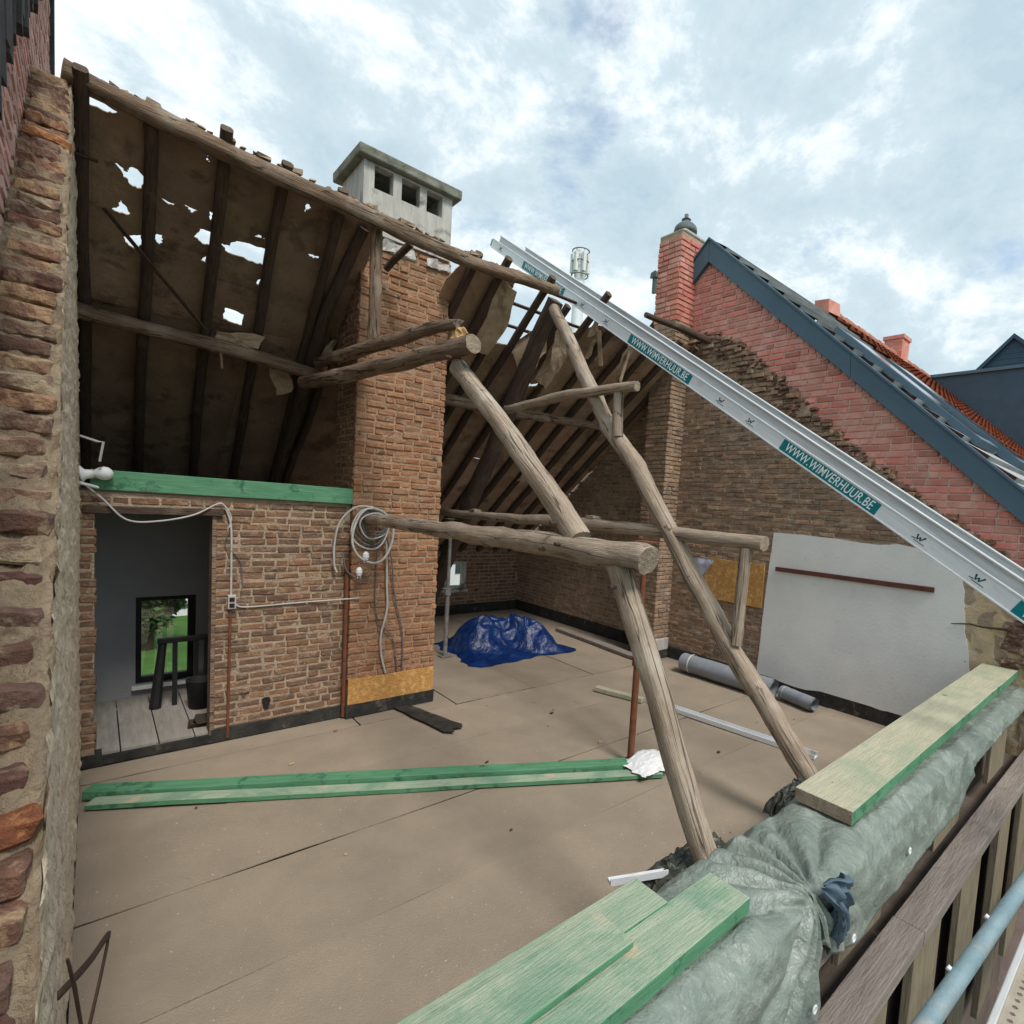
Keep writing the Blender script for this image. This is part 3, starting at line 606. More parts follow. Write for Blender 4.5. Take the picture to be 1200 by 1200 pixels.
pw = thing('party_wall', 'near left wall with rough lime render and broken brick edge', 'wall', (-0.2, 3, 0))
XL = -0.085
inner = [(1.02, -0.02)] + rk + [(8.2, 2.12), (8.2, -0.02)]
b = MB()
def inw(u, v, d):
    x = XL - 0.02 * max(0, v - 2.0) / 2.6
    return (x + d + 0.006 * noise.noise(Vector((u * 9, v * 6, 1))) + 0.010 * noise.noise(Vector((u * 2, v * 1.5, 4))), u, v)
NY, NZ = 150, 330
def yz(i, j): return 1.02 + (5.62 - 1.02) * i / NY, -0.02 + 4.66 * j / NZ
for i in range(NY + 1):
    for j in range(NZ + 1):
        y, z = yz(i, j); top = rkz(y) - 0.004 if y < 4.85 else 4.56 - 0.75 * (y - 4.95)
        z = min(z, top)
        rg_ = 0.5 - abs(noise.noise(Vector((y * 5, z * 16, 2))))
        b.v.append(inw(y, z, 0.012 * noise.noise(Vector((y * 6, z * 24, 2))) + 0.016 * rg_ + 0.006 * noise.noise(Vector((y * 14, z * 50, 7)))))
for i in range(NY):
    for j in range(NZ):
        ya, za = yz(i, j); yb_, _ = yz(i + 1, j)
        if za < max(rkz(ya), rkz(yb_)) + 0.02:
            a = i * (NZ + 1) + j; b.f.append((a, a + NZ + 1, a + NZ + 2, a + 1)); b.t.append((1, 1, 1)); b.mi.append(0)
sheet(b, [(5.60, -0.02), (8.2, -0.02), (8.2, 2.12), (5.60, 4.02)], (), lambda u, v, d: (-0.10 + d, u, v), 0.4, 0.02, 0, 1)
b.build('render_face', 'render', pw, True)
b = MB(); sheet(b, [(y, z - 0.02) for y, z in inner][::-1], (), lambda u, v, d: (-0.262 - d, u, v), 0.5, 0.155, 0, 1)
b.build('mortar_core', 'mortar_rake', pw)
# lumpy mortar surface of the break, and the bricks that stick out of it
b = MB(); nu, nv = 230, 12; g = []
tot = [0]
for p, q in zip(rk, rk[1:]): tot.append(tot[-1] + (Vector(q) - Vector(p)).length)
def along(t):
    for i in range(len(rk) - 1):
        if tot[i] <= t <= tot[i + 1] + 1e-6: return Vector(rk[i]).lerp(Vector(rk[i + 1]), (t - tot[i]) / (tot[i + 1] - tot[i]))
    return Vector(rk[-1])
for i in range(nu + 1):
    for j in range(nv + 1):
        p = along(tot[-1] * i / nu); x = -0.262 + (0.262 + XL + 0.006) * j / nv
        d = 0.028 * noise.noise(Vector((x * 9, p.x * 9, p.y * 9))) + 0.024 * noise.noise(Vector((x * 26, p.x * 26, p.y * 26))) + 0.012 * noise.noise(Vector((x * 70, p.x * 70, p.y * 70)))
        if j == nv: d = 0.006 + 0.006 * noise.noise(Vector((p.x * 30, p.y * 30, 0)))
        xx = x - 0.02 * max(0, p.y - 2.0) / 2.6
        b.v.append((xx + (0.010 * noise.noise(Vector((p.x * 20, p.y * 20, j))) if j else 0), p.x - 0.72 * d, p.y + 0.7 * d))
for i in range(nu):
    for j in range(nv):
        a = i * (nv + 1) + j; b.f.append((a, a + 1, a + nv + 2, a + nv + 1)); b.t.append((1, 1, 1)); b.mi.append(0)
sk = len(b.v)
for i in range(nu + 1):
    q = b.v[i * (nv + 1) + nv]; b.v.append((q[0] + 0.001, q[1] + 0.09, q[2] - 0.09))
for i in range(nu):
    a = i * (nv + 1) + nv; b.f.append((a, sk + i, sk + i + 1, a + nv + 1)); b.t.append((1, 1, 1)); b.mi.append(0)
b.build('broken_mortar', 'mortar_rake', pw, True)
def chunk(nm, L_, H_, D_, mats, tint, a=0.012):
    bm = bmesh.new(); bmesh.ops.create_cube(bm, size=1); bmesh.ops.scale(bm, vec=(L_, D_, H_), verts=bm.verts)
    bmesh.ops.bevel(bm, geom=bm.edges[:], offset=min(0.008, H_ / 4), segments=1, affect='EDGES')
    bmesh.ops.subdivide_edges(bm, edges=[e_ for e_ in bm.edges if e_.calc_length() > 0.05], cuts=3, use_grid_fill=True)
    sd_ = rnd.uniform(0, 50)
    for v in bm.verts: v.co += Vector((noise.noise(v.co * 22 + Vector((sd_, 0, 0))), noise.noise(v.co * 22 + Vector((0, sd_, 0))), noise.noise(v.co * 22 + Vector((0, 0, sd_))))) * a + Vector((rnd.uniform(-1, 1), rnd.uniform(-1, 1), rnd.uniform(-1, 1))) * a * 0.28
    b = MB(); bm.verts.index_update(); b.add([v.co[:] for v in bm.verts], [tuple(v.index for v in f.verts) for f in bm.faces], tint); bm.free()
    return b.mesh(nm, mats, False)
RK = [(1, 1, 1), (1.1, 0.95, 0.85), (0.8, 0.68, 0.70), (0.95, 0.9, 0.88), (0.8, 0.75, 0.75), (1.15, 1.05, 0.95), (0.95, 0.75, 0.68), (0.9, 0.8, 0.8), (1.0, 0.8, 0.7), (1.35, 0.85, 0.55)]
var = [chunk('brick', 0.155, 0.058, 0.13, 'brick_rake', RK[i % len(RK)], 0.007 if i % 3 else 0.014) for i in range(14)]
var2 = [chunk('brick', 0.155, 0.056, 0.13, 'brick_sandy', RK[i % len(RK)], 0.012 if i % 3 else 0.02) for i in range(12)]
z = 0.90; k = 0
while z < 4.58:
    y = 1.05
    for i in range(400):
        if rkz(1.0 + i * 0.011) >= z: y = 1.0 + i * 0.011; break
    wx = rnd.uniform(0.92, 1.10); xo = rnd.uniform(-0.02, 0.012)
    off = rnd.uniform(-0.045, 0.012) if z > 1.9 else rnd.uniform(-0.022, -0.004)
    M_ = Matrix.Translation((-0.170 + xo - 0.02 * max(0, z - 2) / 2.6, y + 0.035 + off, z - 0.01)) @ Matrix.Rotation(rnd.uniform(-0.06, 0.06), 4, 'Y') @ Matrix.Rotation(rnd.uniform(-0.08, 0.08), 4, 'Z') @ Matrix.Diagonal((wx, 1, rnd.uniform(0.85, 1.1), 1))
    link('brick', rnd.choice(var if z < 1.95 or k % 4 == 0 else var2), pw, M=M_); z += rnd.uniform(0.064, 0.078); k += 1

# ------------------------------------------------------------------ brick partition with the doorway
YB = 5.42
pt = thing('partition_wall', 'brown brick partition with an open doorway at the left', 'wall', (0.9, YB, 0))
DX0, DX1, DZ = 0.015, 0.735, 1.93
b = MB(); sheet(b, [(-0.08, 0.0), (DX0 - 0.012, 0.0), (DX0 - 0.012, DZ), (DX1 + 0.012, DZ), (DX1 + 0.012, 0.0), (1.80, 0.0), (1.80, 2.085), (-0.08, 2.085)], (), lambda u, v, d: (u, YB + 0.004 - d, v), 0.05, 0.16, 0.007, 13)
b.build('mortar_bed', 'mortar', pt)
def rowsP(v):
    if v > 2.0: return [(-0.08, DX0), (DX1 + 0.03, 1.80)] if v < DZ + 0.05 else [(-0.08, 1.80)]
    if v < 0.14: return [(DX1, 1.80)]
    return [(-0.08, DX0), (DX1, 1.80)]
bricks(pt, (0, YB, 0), (1, 0, 0), rowsP, 0.02, 2.09, 'brick', 0.172, 0.049, 0.013, 0.08, 0.006, [(1.05, 1, 1), (1.18, 1.06, 0.95), (0.93, 0.9, 0.88), (1.2, 1.08, 0.96), (0.85, 0.82, 0.8)], 0.006, 300, wave=0.012)
# reveals of the doorway
bricks(pt, (DX1, 0, 0), (0, -1, 0), lambda v: [(-5.58, -5.425)], 0.1, DZ, 'brick', 0.19, 0.056, 0.015, 0.04, 0.003, BROWN, 0.004, 30) if False else None
plank('lintel', (-0.06, YB - 0.012, DZ - 0.005), (DX1 + 0.05, YB - 0.012, DZ + 0.005), 0.05, 0.055, 'log_dark', pt)
b = MB(); b.box((DX1 - 0.02, YB - 0.01, 0.02), (DX1 + 0.008, YB + 0.14, DZ)); b.build('door_jamb', 'log_mid', pt)
b = MB(); b.prism([(YB - 0.018, 0.006), (YB - 0.014, 0.115), (YB, 0.125), (YB, 0.006)], 'x', DX1 - 0.01, 1.80); b.v = [(x, y + 0.006 * noise.noise(Vector((x * 6, z * 3, 2))), z) for x, y, z in b.v]; b.build('base_flashing', 'bitumen', pt)
b = MB(); b.box((-0.075, YB - 0.03, 0.006), (DX0 + 0.03, YB + 0.1, 0.10), jit=0.006); b.box((DX0, YB - 0.012, 0.006), (DX1, YB + 0.02, 0.075), jit=0.004); b.build('threshold_flashing', 'bitumen', pt)
b = MB(); hp = [(1.13 + 0.028 * math.cos(a_) * (1 + 0.3 * math.sin(3 * a_)), 0.27 + 0.07 * math.sin(a_) * (1 + 0.25 * math.cos(2 * a_))) for a_ in [i * math.pi / 8 for i in range(16)]]
b.prism(hp, 'y', YB - 0.010, YB + 0.02); b.build('black_patch', 'black', pt)  # small irregular black patch, slightly proud of the bricks
gb = plank('green_beam', (-0.02, YB + 0.03, 2.10), (1.83, YB + 0.0, 2.085), 0.10, 0.145, 'green'); tag(gb, 'green stained beam lying on top of the partition above the doorway', 'beam')
# room behind the doorway
rm = struct(thing('room_shell', 'dim white room behind the doorway', 'room', (0.8, 6.5, 0)))
del rm['category'], rm['label']
YW = 6.74; WX0, WX1, WZ0, WZ1 = 0.295, 0.765, 0.20, 1.06
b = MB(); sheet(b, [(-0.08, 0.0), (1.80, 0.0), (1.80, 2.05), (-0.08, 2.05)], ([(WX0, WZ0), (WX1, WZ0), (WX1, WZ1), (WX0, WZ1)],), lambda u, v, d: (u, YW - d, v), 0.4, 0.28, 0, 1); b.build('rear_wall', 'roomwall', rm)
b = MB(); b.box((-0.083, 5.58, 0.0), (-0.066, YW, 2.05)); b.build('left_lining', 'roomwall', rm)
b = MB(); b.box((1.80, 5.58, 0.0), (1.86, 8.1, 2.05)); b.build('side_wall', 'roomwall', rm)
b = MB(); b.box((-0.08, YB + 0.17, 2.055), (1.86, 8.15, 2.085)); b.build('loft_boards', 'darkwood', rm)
b = MB(); b.box((-0.08, 8.02, 2.09), (2.7, 8.15, 2.6)); b.build('eaves_light_stop', 'darkwood', rm)  # added to close the eaves and keep the space under the roof dark
for i in range(8):
    x = -0.078 + i * 0.235; b = MB(); b.box((x, YB + 0.05, 0.055), (x + 0.227, YW - 0.005, 0.085 + rnd.uniform(-0.002, 0.002)), (rnd.uniform(0.9, 1.1),) * 3); b.build('floor_board', 'floorboard', rm, bevel=0.002)
wn = thing('dark_framed_window', 'dark framed low window in the white room looking onto lawn', 'window', (0.5, YW, WZ0))
for (a, c, d, e_) in ((WX0, WX0 + 0.045, WZ0, WZ1), (WX1 - 0.06, WX1, WZ0, WZ1), (WX0 + 0.045, WX1 - 0.06, WZ0, WZ0 + 0.06), (WX0 + 0.045, WX1 - 0.06, WZ1 - 0.045, WZ1)):
    b = MB(); b.box((a, YW + 0.05, d), (c, YW + 0.12, e_)); b.build('frame', 'black', wn, bevel=0.004)
b = MB(); b.box((WX0 + 0.045, YW + 0.08, WZ0 + 0.06), (WX1 - 0.06, YW + 0.086, WZ1 - 0.045)); b.build('pane', 'pane', wn)
b = MB(); b.box((WX0 - 0.03, YW - 0.06, WZ0 - 0.035), (WX1 + 0.05, YW + 0.05, WZ0 - 0.003)); b.build('sill', 'white', wn, bevel=0.004)
tr = thing('black_trestle', 'black stair balustrade standing inside the doorway', 'balustrade', (0.6, 6.1, 0.085))
b = MB(); b.tube([(0.415, 6.30, 0.09), (0.47, 6.33, 0.70)], [0.045, 0.03], 8, 0.6); b.build('post', 'black', tr)
for x in (0.56, 0.72, 0.80): b = MB(); b.box((x - 0.018, 6.30, 0.09), (x + 0.018, 6.34, 0.70)); b.build('baluster', 'black', tr)
b = MB(); b.box((0.43, 6.29, 0.69), (0.98, 6.35, 0.735)); b.build('handrail', 'black', tr, bevel=0.006)
b = MB(); b.lathe([(0, 0), (0.09, 0), (0.115, 0.26), (0.12, 0.27), (0.105, 0.27), (0.08, 0.02), (0, 0.02)], (0.74, 6.15, 0.088), 20); bk = b.build('bucket', 'black', None, True); tag(bk, 'black bucket on the floor inside the doorway', 'bucket')
b = MB(); b.box((0.60, 5.62, 0.088), (0.74, 5.74, 0.13), jit=0.02); b.box((0.64, 5.60, 0.12), (0.76, 5.70, 0.165), jit=0.02); o = b.build('rubble_heap', 'darkwood'); tag(o, 'small dark heap of scraps at the right foot of the doorway', 'scraps')

# ------------------------------------------------------------------ chimney stack with concrete head
cs = thing('chimney_stack', 'big orange brown brick chimney with pale concrete head and three openings', 'chimney', (2.25, 5.6, 0))
CX0, CX1, CY0, CY1 = 1.80, 2.69, 5.36, 5.92
b = MB(); b.box((CX0 + 0.012, CY0 + 0.04, 0), (CX1 - 0.01, CY1, 4.62))
sheet(b, [(CX0 + 0.008, 0), (CX1 - 0.008, 0), (CX1 - 0.008, 4.61), (CX0 + 0.008, 4.61)], (), lambda u, v, d: (u, CY0 + 0.004 - d, v), 0.05, 0.03, 0.007, 13)
sheet(b, [(CY0 + 0.008, 2.1), (CY1, 2.1), (CY1, 4.61), (CY0 + 0.008, 4.61)], (), lambda u, v, d: (CX0 + 0.004 - d, u, v), 0.06, 0.006, 0.006, 13)
b.build('mortar_core', 'mortar_warm', cs)
OR = [(1, 1, 1), (1.08, 1.02, 0.98), (0.93, 0.92, 0.9), (1.1, 1.06, 1.0), (0.86, 0.86, 0.85), (0.97, 0.88, 0.82)]
bricks(cs, (0, CY0, 0), (1, 0, 0), lambda v: [(CX0, CX1)], 0.38, 4.60, 'brick_or', 0.175, 0.050, 0.013, 0.06, 0.007, OR, 0.006, 220, wave=0.012)
bricks(cs, (CX0, 0, 0), (0, -1, 0), lambda v: [(-CY1, -CY0 - 0.005)], 2.25, 4.60, 'brick', 0.175, 0.050, 0.013, 0.06, 0.006, OR, 0.006, 75)
b = MB(); b.box((CX0 + 0.005, CY0 - 0.022, 0.13), (CX1 - 0.005, CY0 - 0.004, 0.385)); b.build('strand_board_panel', 'osb', cs, bevel=0.002)
b = MB(); b.box((CX0 - 0.015, CY0 - 0.032, 0.006), (CX1 + 0.005, CY0, 0.13), jit=0.006); b.build('base_flashing', 'bitumen', cs)
# concrete head
HX0, HX1, HY0, HY1, HZ0, HZ1 = 1.79, 2.66, 5.33, 5.92, 4.60, 5.21
ops = [(1.885, 2.06), (2.14, 2.32), (2.39, 2.555)]
b = MB(); sheet(b, [(HX0, HZ0), (HX1, HZ0), (HX1, HZ1), (HX0, HZ1)], [[(a, 4.99), (c, 4.99), (c, 5.19), (a, 5.19)] for a, c in ops], lambda u, v, d: (u, HY0 - d, v), 0.15, 0.09, 0.004, 5)
b.box((HX0, HY0 + 0.092, HZ0), (HX0 + 0.09, HY1, HZ1)); b.box((HX1 - 0.09, HY0 + 0.092, HZ0), (HX1, HY1, HZ1)); b.box((HX0 + 0.092, HY1 - 0.08, HZ0), (HX1 - 0.092, HY1, HZ1)); b.box((HX0 + 0.1, HY0 + 0.1, HZ0), (HX1 - 0.1, HY1 - 0.1, 4.9))
b.build('concrete_head', 'concrete', cs)
b = MB(); bmh = [(HX0 - 0.07, HY0 - 0.07, HZ1 + 0.002), (HX1 + 0.08, HY1 + 0.08, HZ1 + 0.095)]; b.box(*bmh, jit=0.008); b.build('cap_slab', 'capstone', cs, bevel=0.012)
b = MB()
for i in range(16): x = rnd.uniform(CX0 + 0.05, CX1 - 0.05); b.box((x - 0.06, CY0 - 0.02, 4.5), (x + 0.06, CY0 + 0.02, 4.5 + rnd.uniform(0.03, 0.10)), jit=0.02)
b.build('mortar_droppings', 'concrete', cs)['kind'] = 'stuff'

# ------------------------------------------------------------------ rear wall of the attic
rw = thing('rear_brick_wall', 'low shaded brick wall at the back behind the blue sheet', 'wall', (4.2, 9.3, 0))
b = MB(); sheet(b, [(1.86, 0), (6.44, 0), (6.44, 1.6), (1.86, 1.6)], ([(4.80, 0.50), (5.24, 0.50), (5.24, 1.02), (4.80, 1.02)],), lambda u, v, d: (u, 9.288 - d, v), 0.5, 0.2, 0, 1); b.build('mortar_bed', 'mortar', rw)
bricks(rw, (0, 9.28, 0), (1, 0, 0), lambda v: [(3.0, 4.80), (5.24, 6.43)] if 0.48 < v < 1.03 else [(3.0, 6.43)], 0.2, 1.58, 'brick', 0.20, 0.058, 0.015, 0.06, 0.004, BROWN, 0.004, 260)
b = MB(); b.box((1.86, 9.262, 0.006), (6.43, 9.287, 0.19)); b.build('base_flashing', 'bitumen', rw)
w2 = thing('pale_framed_window', 'small pale framed window low in the rear brick wall', 'window', (5.0, 9.3, 0.5))
for (a, c, d, e_) in ((4.80, 4.85, 0.50, 1.02), (5.17, 5.24, 0.50, 1.02), (4.85, 5.17, 0.50, 0.56), (4.85, 5.17, 0.965, 1.02)):
    b = MB(); b.box((a, 9.255, d), (c, 9.33, e_)); b.build('frame', 'concrete', w2, bevel=0.004)
b = MB(); b.box((4.85, 9.29, 0.56), (5.17, 9.296, 0.965)); b.build('pane', 'pane', w2)
b = MB(); b.box((4.74, 9.22, 0.44), (5.28, 9.30, 0.49)); b.build('sill', 'concrete', w2)

# ------------------------------------------------------------------ what the windows look out on
gh = thing('white_garden_house', 'white low garden building seen through the dark framed window', 'building', (2.6, 27, -3.2))
b = MB(); b.box((2.1, 27, -3.2), (9.5, 31, -1.6)); b.build('wall', 'white', gh)
b = MB(); b.prism([(1.7, -1.6), (9.7, -1.6), (9.2, -0.6), (2.2, -0.6)], 'y', 26.8, 31.2); b.build('roof', 'tile_grey', gh)
for x in (2.35, 3.6): b = MB(); b.box((x, 26.97, -2.9), (x + 0.35, 26.995, -2.2)); b.build('window', 'glass', gh)
ph = thing('pale_rear_house', 'pale rendered house seen through the small rear window', 'house', (16, 28, -3.2))
b = MB(); b.box((12.5, 27, -3.2), (21, 33, 1.2)); b.build('wall', 'white', ph)
b = MB(); b.prism([(26.7, 1.2), (33.3, 1.2), (30, 3.5)], 'x', 12.3, 21.2); b.build('roof', 'tile_grey', ph)
for x in (13.3, 14.6, 15.9): b = MB(); b.box((x, 26.96, -1.9), (x + 0.7, 26.995, -0.5)); b.build('window', 'glass', ph)
def tree(name, label, x, y, h, r, seed):
    rr = random.Random(seed); t = thing(name, label, 'tree', (x, y, -3.2))
    b = MB(); b.tube([(x, y, -3.2), (x + 0.1, y, -3.2 + h * 0.4), (x, y + 0.1, -3.2 + h * 0.8)], [0.22, 0.16, 0.05], 8, rough=0.1)
    for i in range(7):
        a = rr.uniform(0, 6.28); z0 = -3.2 + h * rr.uniform(0.2, 0.6); b.tube([(x, y, z0), (x + math.cos(a) * r * 0.7, y + math.sin(a) * r * 0.7, z0 + r * 0.5)], [0.08, 0.02], 6)
    b.build('trunk', 'bark', t)
    b = MB()
    for c in range(60):
        while True:
            p = Vector((rr.uniform(-1, 1), rr.uniform(-1, 1), rr.uniform(-1, 1)))
            if p.length < 1: break
        cx = Vector((x + p.x * r, y + p.y * r, -3.2 + h * 0.52 + p.z * h * 0.40)); g = rr.uniform(0.6, 1.4)
        for k in range(60):
            q = cx + Vector((rr.gauss(0, 1), rr.gauss(0, 1), rr.gauss(0, 1))) * r * 0.17; u_ = Vector((rr.uniform(-1, 1), rr.uniform(-1, 1), rr.uniform(-1, 1))).normalized() * 0.14; v_ = u_.orthogonal().normalized() * 0.07
            b.add([q - u_, q + v_, q + u_, q - v_], [(0, 1, 2, 3)], (g, g, g))
    b.build('crown', 'leaf', t)
tree('garden_tree', 'dark leafy tree on the lawn outside the dark framed window', 1.2, 22.0, 4.2, 0.85, 3)

# ================================================================== REAR ROOF
KS = 0.8; Rz, Ry = 4.56, 4.9          # plane of the sheathing: down the slope s: y = Ry + 0.8 s, z = Rz - 0.6 s
def rp(x, s, h=0.0): return Vector((x, Ry + 0.8 * s + 0.6 * h, Rz - 0.6 * s + 0.8 * h))
rf = thing('rear_roof', 'stripped rear roof slope with dark rafters and torn brown sheathing', 'roof', (3, 7, 2.5))
HOL = [[(-0.077, 0.001), (-0.055, 0.009), (0.121, 0.03), (0.073, 0.066), (-0.067, 0.046)],
[(0.107, 0.364), (0.17, 0.412), (0.173, 0.367), (0.223, 0.361), (0.27, 0.401), (0.251, 0.501), (0.2, 0.493), (0.153, 0.446)],
[(0.086, 0.733), (0.127, 0.694), (0.135, 0.636), (0.193, 0.711), (0.189, 0.741), (0.123, 0.743)],
[(0.166, 0.938), (0.199, 0.901), (0.26, 0.875), (0.27, 0.954), (0.253, 1.021), (0.192, 0.986)],
[(0.346, 0.829), (0.391, 0.823), (0.391, 0.907), (0.355, 0.908)],
[(0.343, 0.505), (0.448, 0.537), (0.409, 0.556)], [(0.503, 0.51), (0.587, 0.529), (0.542, 0.56)],
[(0.58, 0.738), (0.617, 0.663), (0.692, 0.652), (0.696, 0.783), (0.635, 0.786)],
[(0.742, 0.739), (0.806, 0.744), (0.855, 0.674), (1.085, 0.673), (1.09, 0.70), (1.075, 0.73), (1.093, 0.824), (0.993, 0.83), (0.814, 0.805)],
[(0.852, 1.339), (0.87, 1.33), (1.003, 1.36), (1.002, 1.491), (0.93, 1.485), (0.861, 1.462)],
[(0.961, 0.592), (1.039, 0.588), (1.0, 0.565)], [(0.64, 0.948), (0.675, 0.869), (0.674, 0.947)],
[(1.04, 1.018), (1.085, 0.928), (1.07, 1.027)], [(1.36, 0.581), (1.454, 0.576), (1.412, 0.606)],
[(1.255, 0.145), (1.299, 0.17), (1.262, 0.233)], [(1.56, 1.298), (1.66, 1.282), (1.617, 1.35)],
[(0.603, 0.082), (0.59, 0.107), (0.613, 0.135)], [(0.655, 0.494), (0.676, 0.501), (0.66, 0.566)]]
rx = [(-0.06, -0.06), (0.275, 0.33), (0.675, 0.80), (1.06, 1.19), (1.46, 1.60), (1.78, 1.80), (2.72, 2.78), (3.02, 3.08), (3.30, 3.34), (3.57, 3.62), (3.95, 4.0), (4.33, 4.36), (4.72, 4.72), (5.10, 5.10), (5.48, 5.48), (5.86, 5.86), (6.20, 6.20)]
stub = {0: 0.16, 2: 0.18, 3: 0.12, 4: 0.10, 6: 0.05, 7: 0.12, 9: 0.12, 11: 0.15, 12: 0.12}
start = {8: 0.92, 9: 0.0, 10: 0.12, 11: -0.05, 12: 0.05, 13: 0.02}
for i, (a, c) in enumerate(rx):
    s0 = -stub.get(i, 0.0) if i not in start else start[i] - stub.get(i, 0)
    s1 = 5.5 if c > 1.7 else 4.2
    if i == 5: s0 = 1.35
    xb = a + (c - a) * (s1 / 1.6) * 0.6
    b = MB(); M_ = None
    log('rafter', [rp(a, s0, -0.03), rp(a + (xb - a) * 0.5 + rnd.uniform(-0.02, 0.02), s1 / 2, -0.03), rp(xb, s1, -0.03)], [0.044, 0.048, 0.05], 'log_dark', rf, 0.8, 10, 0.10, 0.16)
# sheathing, one strip per bay, torn where the photograph shows sky
lay = [0.0]
def strip(x0, x1, y0, y1, s, amp=0.012, hol=()):
    """bay from rafter x0 to x1 (top, bottom values), outline s: list of (fraction across, s)"""
    lay[0] = 0.014 - lay[0]; x1 = x1 + 0.035; s = [(f, q + (0.03 if q > 1.2 and q < 5 and q == max(k_[1] for k_ in s) else 0)) for f, q in s]
    b = MB(); po = [(x0 + (x1 - x0) * f, q) for f, q in s]
    po = dens(po, 10, 0.006)
    g = rnd.uniform(0.85, 1.12) * (1.3 if x0 > 2.5 else 1.0); sd_ = rnd.uniform(0, 50)
    sheet(b, po, hol, lambda u, v, d: rp(u, v, 0.022 + lay[0] + d), 0.14, 0.012, amp, 1.6, (g, g * rnd.uniform(0.97, 1.03), g), sd_)
    b.build('sheathing_panel', 'sheath', rf, False)
def hin(x0, x1, s0=-1, s1=9):
    r = []
    for h in HOL:
        cx = sum(p[0] for p in h) / len(h); cs_ = sum(p[1] for p in h) / len(h)
        if x0 <= cx < x1 and s0 < cs_ < s1: r.append(dens(h, 5, 0.008))
    return r
lx = [-0.115, 0.28, 0.70, 1.09, 1.49, 1.80]
for i in range(5):
    cut = rnd.uniform(1.08, 1.2)
    strip(lx[i], lx[i + 1] - 0.006, 0, 0, [(0, -0.02), (1, -0.02), (1, cut), (0, cut)], 0.03, hol=hin(lx[i], lx[i + 1], -1, cut))
    strip(lx[i], lx[i + 1] - 0.006, 0, 0, [(0, cut - 0.03), (1, cut - 0.03), (1, 1.54), (0, 1.54)], 0.03, hol=hin(lx[i], lx[i + 1], cut, 1.54))
    strip(lx[i], lx[i + 1] - 0.006, 0, 0, [(0, 1.535), (1, 1.535), (1, 4.15), (0, 4.15)], hol=hin(lx[i], lx[i + 1], 1.53))
strip(1.80, 2.70, 0, 0, [(0, 1.45), (1, 1.45), (1, 5.5), (0, 5.5)])
strip(2.57, 3.02, 0, 0, [(0, 0.35), (0.15, 0.12), (0.3, 0.03), (1, 0.03), (1, 1.3), (0, 1.3)])
strip(3.03, 3.30, 0, 0, [(0, 0.06), (0.35, 0.05), (0.7, 0.12), (0.75, 0.30), (1.05, 0.38), (0.95, 0.55), (1.1, 0.75), (0.95, 0.95), (1, 1.3), (0, 1.3)], 0.03)
strip(2.57, 3.30, 0, 0, [(0, 1.31), (1, 1.31), (1, 2.9), (0, 2.9)])
strip(3.31, 3.62, 0, 0, [(0, 0.98), (0.3, 0.90), (0.9, 0.86), (1, 0.84), (1, 2.9), (0, 2.9)])
strip(3.63, 4.0, 0, 0, [(0, 0.86), (0.4, 0.66), (0.8, 0.45), (1, 0.40), (1, 2.9), (0, 2.9)], 0.03)
strip(4.01, 4.36, 0, 0, [(0, 0.55), (0.4, 0.48), (1, 0.40), (1, 1.25), (0.5, 1.32), (0, 1.2)], 0.03)
strip(4.01, 4.36, 0, 0, [(0, 1.36), (0.5, 1.40), (1, 1.33), (1, 2.9), (0, 2.9)], 0.01)
strip(4.37, 4.72, 0, 0, [(0, 0.36), (0.5, 0.24), (1, 0.20), (1, 2.9), (0, 2.9)], 0.02)
strip(4.73, 5.10, 0, 0, [(0, 0.20), (0.5, 0.16), (1, 0.18), (1, 2.9), (0, 2.9)], 0.02)
strip(5.11, 5.48, 0, 0, [(0, 0.17), (0.5, 0.22), (1, 0.14), (1, 2.9), (0, 2.9)], 0.02)
strip(5.49, 5.86, 0, 0, [(0, 0.12), (1, 0.08), (1, 2.9), (0, 2.9)], 0.02)
strip(5.87, 6.43, 0, 0, [(0, 0.06), (1, 0.04), (1, 2.9), (0, 2.9)], 0.02)
lw = [2.57, 3.08, 3.62, 4.0, 4.36, 4.72, 5.10, 5.48, 5.86, 6.43]
for i in range(len(lw) - 1): strip(lw[i], lw[i + 1] - 0.008, 0, 0, [(0, 2.92), (1, 2.92), (1, 5.5), (0, 5.5)])
# tile battens above the sheathing
for i in range(7):
    s = 0.10 + i * 0.28
    for (xa, xb) in (((2.95, 4.9) if i < 4 else (3.0, 4.2)),):
        plank('batten', rp(xa, s, 0.055), rp(xb, s + rnd.uniform(-0.01, 0.01), 0.055), 0.03, 0.022, 'log_dark', rf, roll=-0.64, bevel=0)
